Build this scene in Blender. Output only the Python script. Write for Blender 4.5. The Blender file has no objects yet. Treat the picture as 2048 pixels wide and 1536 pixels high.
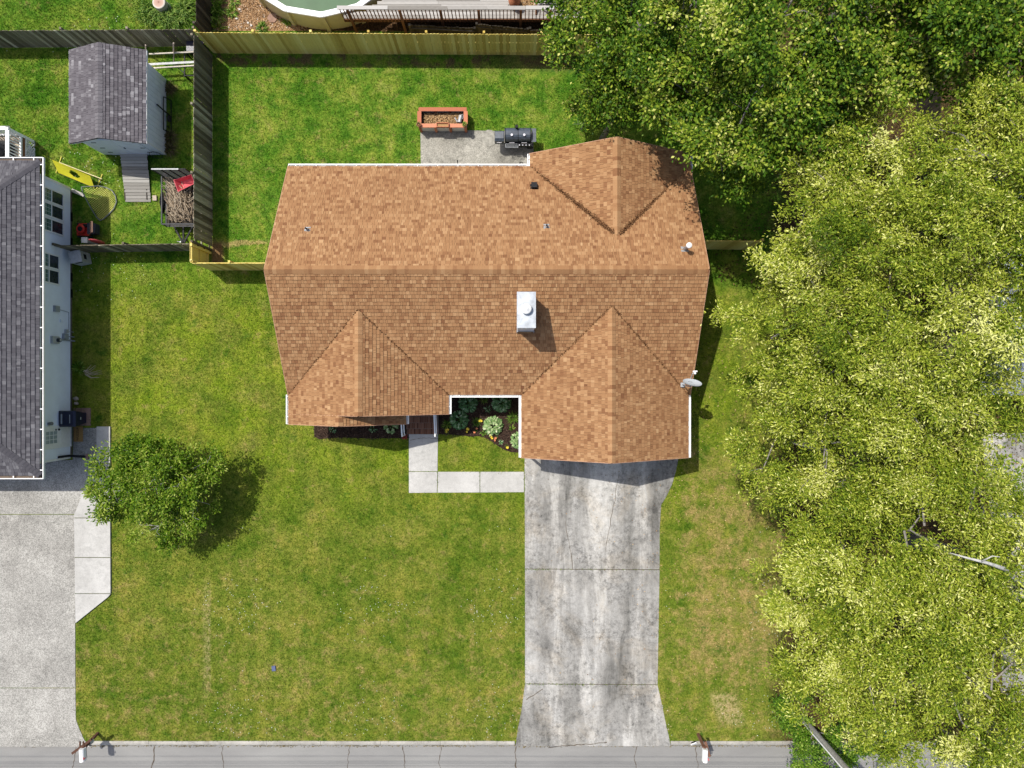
import bpy, math, random
import numpy as np
from mathutils import Vector, Matrix

# ------------------------------------------------------------------ camera, world, sun, exposure
SC = bpy.context.scene
COL = SC.collection
H = 30.7                      # height of the drone above the lawn
F = 1420.0                    # focal length in survey units (2048 across)
cam = bpy.data.cameras.new('camera')
cam.angle = 2 * math.atan(1024 / F)
cam.clip_end = 2000
cam_o = bpy.data.objects.new('camera', cam)
cam_o.location = (0, 0, H)
COL.objects.link(cam_o)
SC.camera = cam_o

SUNV = Vector((0.38, -0.322, -1.0)).normalized()      # the way the light travels
world = bpy.data.worlds.new('World')
SC.world = world
world.use_nodes = True
_wn, _wl = world.node_tree.nodes, world.node_tree.links
_sky = _wn.new('ShaderNodeTexSky')
_sky.sky_type = 'NISHITA'
_sky.sun_disc = False
_sky.sun_elevation = math.asin(-SUNV.z)
_sky.dust_density = 3.0
_sky.sun_rotation = math.atan2(-SUNV.x, -SUNV.y)
_wl.new(_sky.outputs[0], _wn['Background'].inputs[0])
_wn['Background'].inputs[1].default_value = 0.15
sun = bpy.data.lights.new('sun', 'SUN')
sun.energy = 4.7
sun.angle = math.radians(0.5)
sun.color = (1.0, 0.955, 0.88)
sun_o = bpy.data.objects.new('sun', sun)
sun_o.rotation_euler = (-SUNV).to_track_quat('Z', 'Y').to_euler()
sun_o.location = (-30, 25, 60)
COL.objects.link(sun_o)
SC.view_settings.view_transform = 'Standard'
SC.view_settings.look = 'None'
SC.view_settings.gamma = 1
SC.view_settings.use_curve_mapping = False
SC.view_settings.exposure = 0.05
SC.render.engine = 'CYCLES'
SC.cycles.max_bounces = 6
SC.cycles.diffuse_bounces = 3
SC.cycles.transparent_max_bounces = 8

RNG = np.random.default_rng(11)
RND = random.Random(7)


def W(px, py, z=0.0):
    """A survey point (2048 x 1536 sheet) at height z, in metres."""
    k = (H - z) / F
    return ((px - 1024) * k, (768 - py) * k, z)


def W2(px, py, z=0.0):
    return W(px, py, z)[:2]


# ------------------------------------------------------------------ materials
class G:
    """Small node-tree builder."""
    def __init__(self, name, rough=0.85, spec=0.3):
        self.m = bpy.data.materials.new(name)
        self.m.use_nodes = True
        self.t = self.m.node_tree
        self.n, self.l = self.t.nodes, self.t.links
        self.p = self.n['Principled BSDF']
        self.p.inputs['Roughness'].default_value = rough
        self.p.inputs['Specular IOR Level'].default_value = spec
        self._pos = None

    def inp(self, sock, v):
        if hasattr(v, 'is_output'):
            self.l.new(v, sock)
        elif isinstance(v, (tuple, list)):
            sock.default_value = tuple(v) + ((1.0,) if len(v) == 3 and len(sock.default_value) == 4 else ())
        else:
            sock.default_value = v

    def pos(self):
        if self._pos is None:
            self._pos = self.n.new('ShaderNodeNewGeometry').outputs['Position']
        return self._pos

    def xyz(self, v=None):
        s = self.n.new('ShaderNodeSeparateXYZ')
        self.l.new(v or self.pos(), s.inputs[0])
        return s.outputs

    def vmul(self, v, s):
        m = self.n.new('ShaderNodeVectorMath')
        m.operation = 'MULTIPLY'
        self.l.new(v, m.inputs[0])
        m.inputs[1].default_value = s
        return m.outputs[0]

    def noise(self, scale, detail=4, rough=0.55, vec=None, dist=0.0):
        t = self.n.new('ShaderNodeTexNoise')
        t.inputs['Scale'].default_value = scale
        t.inputs['Detail'].default_value = detail
        t.inputs['Roughness'].default_value = rough
        t.inputs['Distortion'].default_value = dist
        self.l.new(vec or self.pos(), t.inputs['Vector'])
        return t.outputs['Fac']

    def voro(self, scale, vec=None, feature='F1', out='Distance'):
        t = self.n.new('ShaderNodeTexVoronoi')
        t.feature = feature
        t.inputs['Scale'].default_value = scale
        self.l.new(vec or self.pos(), t.inputs['Vector'])
        return t.outputs[out]

    def ramp(self, fac, stops, interp='LINEAR'):
        r = self.n.new('ShaderNodeValToRGB')
        r.color_ramp.interpolation = interp
        el = r.color_ramp.elements
        while len(el) < len(stops):
            el.new(0.5)
        for e, (p, c) in zip(el, stops):
            e.position = p
            e.color = (c, c, c, 1) if isinstance(c, (int, float)) else tuple(c) + (1,)
        self.l.new(fac, r.inputs[0])
        return r.outputs[0]

    def mix(self, fac, a, b, mode='MIX'):
        m = self.n.new('ShaderNodeMix')
        m.data_type = 'RGBA'
        m.blend_type = mode
        self.inp(m.inputs[0], fac)
        self.inp(m.inputs[6], a)
        self.inp(m.inputs[7], b)
        return m.outputs[2]

    def math(self, op, a, b=0.0, clamp=False):
        m = self.n.new('ShaderNodeMath')
        m.operation = op
        m.use_clamp = clamp
        self.inp(m.inputs[0], a)
        self.inp(m.inputs[1], b)
        return m.outputs[0]

    def band(self, v, a, b, c=None, d=None):
        """0 -> 1 between a and b (and back to 0 between c and d)."""
        def mr(x, p, q):
            m = self.n.new('ShaderNodeMapRange')
            m.interpolation_type = 'SMOOTHSTEP'
            self.l.new(x, m.inputs[0])
            m.inputs[1].default_value, m.inputs[2].default_value = p, q
            return m.outputs[0]
        r = mr(v, a, b)
        if c is not None:
            r = self.math('MULTIPLY', r, self.math('SUBTRACT', 1.0, mr(v, c, d)))
        return r

    def attr(self, name):
        a = self.n.new('ShaderNodeAttribute')
        a.attribute_name = name
        return a.outputs['Fac']

    def rand(self):
        return self.n.new('ShaderNodeObjectInfo').outputs['Random']

    def bump(self, h, strength=0.4, dist=0.01):
        b = self.n.new('ShaderNodeBump')
        b.inputs['Strength'].default_value = strength
        b.inputs['Distance'].default_value = dist
        self.l.new(h, b.inputs['Height'])
        self.l.new(b.outputs[0], self.p.inputs['Normal'])

    def col(self, c):
        self.inp(self.p.inputs['Base Color'], c)
        return self.m


def flat(name, c, rough=0.6, metal=0.0, spec=0.4, vary=0.18, scale=9.0):
    """A painted or moulded surface with mild wear in its colour and gloss."""
    g = G(name, rough, spec)
    g.p.inputs['Metallic'].default_value = metal
    n = g.noise(scale, 5, 0.6)
    lo = tuple(x * (1 - vary) for x in c)
    hi = tuple(min(1, x * (1 + vary)) for x in c)
    r = g.ramp(g.noise(scale * 3, 3), [(0.3, rough * 0.8), (0.7, min(1, rough * 1.15))])
    g.inp(g.p.inputs['Roughness'], r)
    return g.col(g.ramp(n, [(0.3, lo), (0.7, hi)]))


def wood(name, stops, grain=(1, 1, 1), scale=22, rough=0.85, knots=False):
    """Board wood: each board its own shade, with grain stretched along it."""
    g = G(name, rough, 0.2)
    v = g.vmul(g.pos(), grain)
    n = g.noise(scale, 6, 0.65, v)
    f = g.math('ADD', g.math('MULTIPLY', g.rand(), 0.8), g.math('MULTIPLY', n, 0.6))
    f = g.math('SUBTRACT', f, 0.2, True)
    c = g.ramp(f, stops)
    if knots:
        k = g.ramp(g.voro(3.3), [(0.0, 0.55), (0.07, 1.0)])
        c = g.mix(1.0, c, k, 'MULTIPLY')
    g.bump(n, 0.3, 0.004)
    return g.col(c)


def shingle_mat(name, stops, gran=0.25):
    g = G(name, 0.95, 0.15)
    t = g.attr('tone')
    n = g.noise(60, 3, 0.7)
    big = g.noise(0.45, 3, 0.5)
    f = g.math('ADD', t, g.math('MULTIPLY', g.math('SUBTRACT', n, 0.5), 0.30))
    c = g.ramp(f, stops)
    c = g.mix(gran, c, g.ramp(n, [(0.3, 0.25), (0.7, 1.0)]), 'MULTIPLY')
    c = g.mix(0.35, c, g.ramp(big, [(0.3, 0.78), (0.7, 1.0)]), 'MULTIPLY')
    return g.col(c)


def leaf_mat(name, stops, trans=0.3, rough=0.5):
    g = G(name, rough, 0.12)
    t = g.attr('tone')
    c = g.ramp(t, stops)
    g.col(c)
    tr = g.n.new('ShaderNodeBsdfTranslucent')
    g.l.new(g.mix(1.0, c, (1.0, 1.0, 0.55), 'MULTIPLY'), tr.inputs[0])
    mx = g.n.new('ShaderNodeMixShader')
    mx.inputs[0].default_value = trans
    g.l.new(g.p.outputs[0], mx.inputs[1])
    g.l.new(tr.outputs[0], mx.inputs[2])
    g.l.new(mx.outputs[0], g.n['Material Output'].inputs[0])
    return g.m


def lawn_mat():
    g = G('lawn', 0.95, 0.1)
    x, y, _z = g.xyz()
    fine = g.noise(16, 6, 0.75)
    mid = g.noise(1.0, 8, 0.74, dist=0.25)
    big = g.noise(0.26, 3, 0.5)
    mott = g.noise(5.5, 8, 0.80)
    back = g.band(y, 2.5, 6.0)                       # the back yard is lusher
    front = g.math('SUBTRACT', 1.0, back)
    c_back = g.ramp(mid, [(0.36, (.052, .135, .012)), (0.46, (.105, .200, .020)), (0.58, (.200, .255, .038)), (0.70, (.270, .275, .085))])
    c_front = g.ramp(mid, [(0.34, (.085, .140, .016)), (0.44, (.150, .185, .024)), (0.58, (.215, .220, .042)), (0.70, (.275, .230, .080))])
    c = g.mix(back, c_front, c_back)
    c = g.mix(0.8, c, g.ramp(big, [(0.30, (.58, .74, .45)), (0.60, (1.06, 1.0, 1.05))]), 'MULTIPLY')
    big2 = g.noise(0.62, 7, 0.72)
    c = g.mix(0.9, c, g.ramp(big2, [(0.36, (.60, .78, .50)), (0.5, (1.0, 1.0, 1.0)), (0.62, (1.22, 1.08, 1.15))]), 'MULTIPLY')
    # fresh yellow-green growth near the front of the house
    yg = g.math('MULTIPLY', g.band(y, -7.5, -2.5, 2.0, 7.0), g.ramp(g.noise(0.75, 5, .65), [(0.42, 0.0), (0.60, 1.0)]))
    c = g.mix(g.math('MULTIPLY', yg, 0.6), c, (.220, .275, .018))
    # dry straw patches, most of them right of the driveway and near the street
    east = g.band(x, 6.5, 8.0)
    south = g.band(y, -7.0, -14.0)
    dryn = g.noise(1.5, 8, 0.80, dist=0.2)
    w = g.math('ADD', g.math('MULTIPLY', g.math('MULTIPLY', east, g.band(y, -13.6, -11.6, -4.5, -1.0)), 0.11), g.math('MULTIPLY', south, 0.05))
    dry = g.ramp(g.math('ADD', dryn, w), [(0.55, 0.0), (0.70, 1.0)])
    c = g.mix(g.math('MULTIPLY', dry, 0.85), c, (.340, .235, .105))
    strip = g.math('MULTIPLY', g.band(x, -13.45, -13.2, -13.1, -12.95), g.band(y, -14.0, -12.5, -9.5, -8.0))
    c = g.mix(g.math('MULTIPLY', strip, g.ramp(mott, [(0.4, 0), (0.6, .8)])), c, (.31, .25, .13))
    bare = g.ramp(g.noise(0.85, 9, 0.82, dist=0.5), [(0.63, 0.0), (0.72, 1.0)])
    c = g.mix(g.math('MULTIPLY', bare, 0.75), c, (.36, .235, .12))
    # clover and dark weed clumps
    cl = g.ramp(g.noise(1.2, 8, 0.76, dist=0.2), [(0.57, 0.0), (0.67, 1.0)])
    c = g.mix(g.math('MULTIPLY', cl, 0.75), c, (.042, .115, .010))
    sp2 = g.ramp(g.noise(3.1, 5, 0.7, dist=0.4), [(0.60, 0.0), (0.68, 1.0)])
    c = g.mix(g.math('MULTIPLY', sp2, g.math('ADD', 0.35, g.math('MULTIPLY', east, 0.55))), c, (.045, .115, .012))
    # faint mowing stripes
    wv = g.n.new('ShaderNodeTexWave')
    wv.inputs['Scale'].default_value = 0.42
    wv.inputs['Distortion'].default_value = 0.8
    g.l.new(g.pos(), wv.inputs['Vector'])
    c = g.mix(g.math('MULTIPLY', front, 0.30), c, g.ramp(wv.outputs['Fac'], [(0.2, (.68, .78, .65)), (0.8, (1.03, 1, 1))]), 'MULTIPLY')
    c = g.mix(0.78, c, g.ramp(mott, [(0.38, (.50, .62, .40)), (0.5, (1.0, 1.0, 1.0)), (0.60, (1.36, 1.22, 1.5))]), 'MULTIPLY')
    # bare soil along the fences and at the gate
    soiln = g.ramp(mott, [(0.38, 0.0), (0.6, 1.0)])
    s1 = g.math('MULTIPLY', g.band(y, 13.35, 13.9, 14.3, 14.5), g.band(x, -13.0, -12.9))
    s1b = g.math('MULTIPLY', s1, g.math('ADD', g.ramp(g.noise(1.4, 6, .7), [(.5, 0), (.6, 1)]), g.band(x, -3.0, 3.0), True))
    c = g.mix(g.math('MULTIPLY', s1b, 0.9), c, (.125, .080, .050))
    s2 = g.math('MULTIPLY', g.band(x, -13.1, -12.9, -12.6, -12.35), g.band(y, 4.9, 5.1, 6.0, 6.3))
    c = g.mix(s2, c, g.ramp(mott, [(0.35, (.16, .075, .040)), (0.65, (.24, .150, .085))]))
    s3 = g.math('MULTIPLY', g.band(x, -12.7, -12.3, -10.8, -10.4), g.band(g.math('ADD', y, g.math('MULTIPLY', g.noise(1.6, 5, .7), .7)), 6.32, 6.4, 6.5, 6.62))
    c = g.mix(g.math('MULTIPLY', s3, 0.75), c, (.40, .28, .14))
    s4 = g.math('MULTIPLY', g.band(g.math('ADD', x, g.math('MULTIPLY', y, 0.35)), 3.6, 4.1, 4.6, 5.2), g.band(y, -14.9, -14.5, -13.6, -13.2))
    c = g.mix(g.math('MULTIPLY', s4, g.ramp(mott, [(0.42, 0), (0.56, .9)])), c, (.42, .31, .19))
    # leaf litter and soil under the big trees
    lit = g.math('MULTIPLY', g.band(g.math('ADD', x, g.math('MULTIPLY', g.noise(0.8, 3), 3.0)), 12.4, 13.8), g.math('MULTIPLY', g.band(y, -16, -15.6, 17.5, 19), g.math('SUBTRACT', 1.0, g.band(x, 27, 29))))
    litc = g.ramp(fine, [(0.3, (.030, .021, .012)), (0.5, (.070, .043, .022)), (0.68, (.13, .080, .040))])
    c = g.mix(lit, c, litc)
    # blade-scale mottling
    c = g.mix(0.9, c, g.ramp(fine, [(0.36, (.50, .56, .38)), (0.5, (.98, .98, .95)), (0.64, (1.40, 1.32, 1.4))]), 'MULTIPLY')
    tn = g.attr('tone')
    c = g.mix(0.9, c, g.ramp(tn, [(0.0, (1, 1, 1)), (0.1, (.68, .76, .52)), (1.0, (1.38, 1.32, 1.45))]), 'MULTIPLY')
    g.bump(fine, 0.6, 0.03)
    return g.col(g.mix(1.0, c, (.81, .89, .75), 'MULTIPLY'))


def concrete_mat(name, base, dark, light, streak=0.0, agg=0.0, mold=0.5):
    g = G(name, 0.95, 0.15)
    big = g.noise(0.6, 5, 0.6, dist=0.5)
    c = g.ramp(big, [(0.28, dark), (0.5, base), (0.70, light)])
    sp = g.noise(4.5, 10, 0.86)
    amt = g.ramp(g.noise(0.8, 6, 0.7, dist=0.8), [(0.36, 0.10), (0.58, 1.0)])
    if streak:
        sv = g.noise(0.75, 7, 0.66, g.vmul(g.pos(), (1.0, 0.13, 1.0)), 0.25)
        c = g.mix(streak, c, g.ramp(sv, [(0.34, tuple(d * 0.85 for d in dark)), (0.43, base), (0.53, light), (0.60, tuple(min(.80, l * 1.5) for l in light))]))
        sv2 = g.noise(0.55, 6, 0.7, g.vmul(g.pos(), (1.0, 0.45, 1.0)), 1.2)
        c = g.mix(0.8, c, g.ramp(sv2, [(0.34, (.36, .355, .35)), (0.47, (.90, .89, .87)), (0.60, (1.12, 1.12, 1.12))]), 'MULTIPLY')
        warm = g.ramp(g.noise(0.5, 5, 0.7, dist=1.0), [(0.5, (1, 1, 1)), (0.68, (1.04, .98, .90))])
        c = g.mix(1.0, c, warm, 'MULTIPLY')
    spots = g.ramp(sp, [(0.38, (.30, .30, .30)), (0.50, (.86, .86, .86)), (0.62, (1.18, 1.18, 1.18))])
    c = g.mix(g.math('MULTIPLY', amt, mold), c, spots, 'MULTIPLY')
    fine = g.noise(34, 4, 0.75)
    c = g.mix(0.4, c, g.ramp(fine, [(0.32, (.42, .41, .40)), (0.6, (1.02, 1.02, 1.02))]), 'MULTIPLY')
    if agg:
        v = g.voro(38, out='Color')
        vs = g.xyz(v)
        c = g.mix(agg, c, g.ramp(vs[0], [(0.15, (.34, .32, .29)), (0.5, (.95, .92, .88)), (0.9, (1.35, 1.33, 1.28))]), 'MULTIPLY')
        c = g.mix(0.8, c, g.ramp(g.noise(0.4, 4), [(0.3, (.72, .71, .70)), (0.65, (1.15, 1.15, 1.14))]), 'MULTIPLY')
    g.bump(sp, 0.25, 0.01)
    return g.col(g.mix(1.0, c, (1.0, .995, .975), 'MULTIPLY'))


def asphalt_mat():
    g = G('asphalt', 0.93, 0.2)
    n = g.noise(55, 4, 0.75)
    b = g.noise(0.5, 4, 0.6, g.vmul(g.pos(), (0.35, 1.3, 1)))
    c = g.ramp(b, [(0.3, (.20, .197, .190)), (0.7, (.28, .276, .262))])
    c = g.mix(0.5, c, g.ramp(n, [(0.3, (.45, .45, .45)), (0.68, (1.15, 1.15, 1.15))]), 'MULTIPLY')
    g.bump(n, 0.3, 0.006)
    return g.col(c)


def mulch_mat(name, stops):
    g = G(name, 0.95, 0.1)
    n = g.noise(24, 6, 0.75)
    g.bump(n, 0.8, 0.03)
    return g.col(g.ramp(n, stops))


def chip_mat(name, stops):
    g = G(name, 0.9, 0.15)
    return g.col(g.ramp(g.attr('tone'), stops))


M = {}
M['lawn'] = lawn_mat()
M['road'] = asphalt_mat()
M['drive'] = concrete_mat('driveway_concrete', (.265, .262, .252), (.12, .118, .113), (.365, .36, .348), streak=0.72, mold=0.95)
M['walk'] = concrete_mat('walk_concrete', (.46, .455, .44), (.38, .375, .36), (.52, .515, .50), mold=0.35)
M['patio'] = concrete_mat('patio_concrete', (.34, .335, .305), (.22, .215, .195), (.42, .41, .375), agg=0.45, mold=0.75)
M['agg'] = concrete_mat('exposed_aggregate', (.36, .358, .345), (.28, .278, .268), (.44, .438, .425), agg=0.55, mold=0.5)
M['kerb'] = concrete_mat('kerb_concrete', (.40, .385, .35), (.28, .265, .24), (.48, .46, .42), mold=0.6)
M['roof'] = shingle_mat('tan_shingles', [(0.0, (.095, .042, .022)), (0.14, (.175, .076, .037)), (0.32, (.236, .114, .053)), (0.56, (.328, .176, .083)), (0.80, (.398, .231, .115)), (1.0, (.48, .30, .158))])
M['greyroof'] = shingle_mat('grey_shingles', [(0.0, (.066, .063, .072)), (0.35, (.100, .097, .108)), (0.65, (.130, .127, .138)), (0.85, (.17, .167, .178)), (1.0, (.24, .237, .248))])
M['shedroof'] = shingle_mat('shed_shingles', [(0.0, (.090, .082, .090)), (0.4, (.125, .115, .125)), (0.7, (.165, .155, .165)), (0.85, (.20, .19, .20)), (1.0, (.27, .26, .27))])
M['deckunder'] = flat('roof_felt', (.11, .055, .03), 0.95)
M['greyunder'] = flat('grey_felt', (.08, .075, .08), 0.95)
M['white'] = flat('white_paint', (.80, .80, .79), 0.45, vary=0.06)
M['gutter'] = flat('white_gutter', (.82, .82, .80), 0.4, vary=0.08, scale=4)
M['siding'] = flat('white_siding', (.76, .81, .88), 0.5, vary=0.05, scale=2)
M['shedwall'] = flat('shed_siding', (.76, .80, .86), 0.55, vary=0.07, scale=3)
M['tan'] = flat('tan_siding', (.46, .36, .26), 0.7)
M['rake'] = flat('rake_trim', (.42, .24, .15), 0.7)
M['galv'] = flat('galvanised_steel', (.34, .35, .36), 0.5, metal=0.3)
M['grey'] = flat('grey_enamel', (.30, .32, .34), 0.5)
M['lightgrey'] = flat('light_grey_plastic', (.40, .41, .41), 0.6)
M['black'] = flat('black_metal', (.014, .014, .016), 0.6, spec=0.15)
M['grill'] = flat('grill_enamel', (.055, .068, .088), 0.38, spec=0.5, vary=0.3)
M['chrome'] = flat('chrome', (.75, .76, .78), 0.18, metal=1.0)
M['navy'] = flat('navy_plastic', (.012, .015, .040), 0.4)
M['rubber'] = flat('rubber', (.022, .022, .022), 0.8)
M['red'] = flat('red_enamel', (.55, .035, .022), 0.35)
M['redplastic'] = flat('red_plastic', (.60, .09, .11), 0.5)
M['redwood'] = wood('redwood_stain', [(0.1, (.30, .095, .05)), (0.6, (.48, .18, .10)), (0.95, (.56, .25, .15))], (1, 1, 1))
M['whitepanel'] = flat('white_fibre_panel', (.62, .60, .54), 0.7, vary=0.14, scale=3)
M['pine'] = wood('new_pine', [(0.05, (.40, .27, .055)), (0.35, (.60, .46, .12)), (0.7, (.70, .57, .18)), (0.95, (.76, .65, .25))], (3.0, 3.0, 0.35), 9, knots=True)
M['weathered'] = wood('weathered_fence', [(0.05, (.075, .062, .040)), (0.4, (.145, .125, .086)), (0.75, (.225, .200, .145)), (0.97, (.48, .44, .34))], (4, 4, 0.3), 10)
M['oldgrey'] = wood('old_grey_boards', [(0.05, (.18, .165, .145)), (0.5, (.30, .285, .26)), (0.95, (.42, .405, .38))], (0.6, 4, 1), 9)
M['darkold'] = wood('dark_rotten_boards', [(0.05, (.018, .015, .012)), (0.5, (.045, .038, .028)), (0.9, (.085, .072, .052)), (1, (.12, .10, .07))], (4, 4, 0.3), 10)
M['deckbrown'] = wood('brown_deck_stain', [(0.1, (.12, .055, .028)), (0.6, (.21, .100, .050)), (0.95, (.28, .14, .08))], (1, 1, 1))
M['ramp'] = wood('ramp_boards', [(0.05, (.20, .19, .17)), (0.5, (.30, .29, .265)), (0.95, (.40, .39, .36))], (0.5, 5, 1), 9)
M['brickred'] = chip_mat('porch_brick', [(0.0, (.10, .045, .028)), (0.5, (.17, .080, .048)), (1.0, (.25, .125, .080))])
M['mortar'] = flat('mortar', (.22, .18, .15), 0.95)
M['foundation'] = flat('foundation_block', (.16, .13, .10), 0.95, vary=0.3)
M['mulch'] = mulch_mat('dark_mulch', [(0.3, (.012, .007, .005)), (0.5, (.040, .024, .017)), (0.7, (.085, .055, .040))])
M['chips'] = chip_mat('mulch_chips', [(0.0, (.012, .008, .006)), (0.6, (.050, .030, .022)), (1.0, (.13, .088, .065))])
M['straw'] = mulch_mat('tan_mulch', [(0.3, (.13, .075, .035)), (0.5, (.32, .19, .095)), (0.7, (.46, .31, .17))])
M['strawchips'] = chip_mat('tan_mulch_chips', [(0.0, (.10, .05, .025)), (0.5, (.38, .23, .12)), (0.9, (.52, .36, .21)), (1.0, (.72, .66, .58))])
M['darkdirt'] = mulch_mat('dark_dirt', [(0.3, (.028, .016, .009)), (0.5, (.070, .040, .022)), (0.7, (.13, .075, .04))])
M['soilchips'] = chip_mat('planter_chips', [(0.0, (.10, .055, .03)), (0.5, (.33, .20, .09)), (1.0, (.56, .40, .21))])
M['oak'] = leaf_mat('oak_leaves', [(0.0, (.034, .072, .004)), (0.35, (.112, .175, .010)), (0.65, (.242, .292, .024)), (0.88, (.41, .44, .065)), (1.0, (.62, .63, .22))], 0.12)
M['maple'] = leaf_mat('maple_leaves', [(0.0, (.020, .058, .004)), (0.35, (.060, .130, .008)), (0.65, (.150, .225, .016)), (0.88, (.30, .345, .036)), (1.0, (.48, .50, .14))], 0.15)
M['green'] = leaf_mat('young_tree_leaves', [(0.0, (.026, .080, .004)), (0.5, (.100, .190, .010)), (0.85, (.220, .310, .026)), (1.0, (.34, .40, .08))], 0.3)
M['bush'] = leaf_mat('shrub_leaves', [(0.0, (.022, .070, .004)), (0.5, (.085, .185, .012)), (0.85, (.18, .30, .026)), (1.0, (.32, .42, .09))], 0.25)
M['lily'] = leaf_mat('lily_blades', [(0.0, (.035, .085, .008)), (0.5, (.085, .185, .020)), (1.0, (.21, .30, .05))], 0.3)
M['hosta'] = leaf_mat('hosta_leaves', [(0.0, (.035, .10, .030)), (0.55, (.10, .215, .075)), (0.8, (.22, .36, .17)), (1.0, (.42, .52, .33))], 0.15)
M['hostav'] = leaf_mat('variegated_hosta', [(0.0, (.09, .20, .055)), (0.5, (.22, .34, .12)), (0.75, (.44, .54, .27)), (1.0, (.68, .72, .48))], 0.2)
M['drygrass'] = leaf_mat('dry_tufts', [(0.0, (.04, .035, .012)), (0.6, (.11, .090, .035)), (1.0, (.24, .19, .09))], 0.2)
M['flower'] = flat('yellow_petals', (.72, .55, .05), 0.6)
M['orange'] = flat('orange_petals', (.62, .22, .10), 0.6)
M['redleaf'] = leaf_mat('red_foliage', [(0.0, (.16, .02, .015)), (1.0, (.45, .08, .06))], 0.2)
M['clover'] = flat('clover_white', (.66, .68, .60), 0.7)
M['bark'] = flat('bark', (.20, .185, .165), 0.9, vary=0.35, scale=14)
M['palebark'] = flat('pale_bark', (.42, .41, .385), 0.85, vary=0.25, scale=12)
M['twig'] = chip_mat('dry_twigs', [(0.0, (.13, .095, .06)), (0.5, (.38, .30, .21)), (1.0, (.56, .48, .36))])
M['glassdark'] = flat('dark_window_screen', (.028, .036, .046), 0.22, spec=0.6, vary=0.4, scale=6)
M['glassgreen'] = flat('window_glass', (.045, .115, .085), 0.12, spec=0.7, vary=0.4, scale=5)  # green reflection is put into the glass colour
M['poolwater'] = flat('pool_water', (.060, .125, .060), 0.08, spec=0.5, vary=0.12, scale=1.2)
M['cream'] = flat('cream_pool_wall', (.58, .52, .36), 0.5, vary=0.08, scale=3)
M['yellow'] = flat('yellow_cloth', (.66, .62, .030), 0.7, vary=0.08)
M['net'] = flat('yellow_net', (.42, .42, .09), 0.8)
M['mat'] = flat('coir_mat', (.30, .175, .060), 0.95, vary=0.2, scale=30)
M['ink'] = flat('black_ink', (.014, .012, .010), 0.9)
M['terracotta'] = flat('terracotta', (.40, .15, .07), 0.8, vary=0.25)
M['cyan'] = flat('cyan_plastic', (.13, .50, .52), 0.5)
M['stone'] = flat('field_stone', (.36, .30, .235), 0.9, vary=0.35, scale=6)
M['paver'] = flat('red_paver', (.26, .16, .12), 0.9, vary=0.25)
M['moss'] = leaf_mat('gutter_moss', [(0.0, (.07, .055, .012)), (1.0, (.25, .18, .05))], 0.1)
M['debris'] = chip_mat('valley_litter', [(0.0, (.060, .028, .012)), (0.6, (.14, .065, .028)), (1.0, (.24, .13, .06))])
M['litter'] = chip_mat('leaf_litter_chips', [(0.0, (.03, .016, .008)), (0.7, (.085, .045, .020)), (1.0, (.24, .135, .06))])
M['crackfill'] = flat('crack_dirt', (.085, .065, .045), 0.95, vary=0.4)
M['metalroof'] = flat('blue_grey_metal_roof', (.36, .39, .44), 0.5, vary=0.1, scale=2)
M['brownpost'] = wood('brown_post', [(0.1, (.085, .042, .028)), (0.9, (.19, .095, .06))], (1, 1, 1))
M['trailer'] = flat('trailer_paint', (.055, .057, .060), .6, spec=.15)
M['skyblue'] = flat('blue_lid', (.075, .095, .19), 0.6)


# ------------------------------------------------------------------ mesh building
def root_loc(o):
    while o.parent is not None:
        o = o.parent
    return Vector(o.location)


def link(name, data, parent=None, loc=(0, 0, 0), rot=None):
    o = bpy.data.objects.new(name, data)
    o.location = loc
    if rot is not None:
        o.rotation_euler = rot
    if parent is not None:
        o.parent = parent
    COL.objects.link(o)
    return o


def tag(o, label=None, cat=None, group=None, kind=None):
    for k, v in (('label', label), ('category', cat), ('group', group), ('kind', kind)):
        if v:
            o[k] = v
    return o


def thing(name, label, cat, loc=(0, 0, 0), rotz=0.0, group=None):
    o = link(name, None, None, loc, (0, 0, rotz))
    o.empty_display_size = 0.2
    return tag(o, label, cat, group)


def setting(name, loc=(0, 0, 0)):
    return tag(link(name, None, None, loc), kind='structure')


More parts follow.
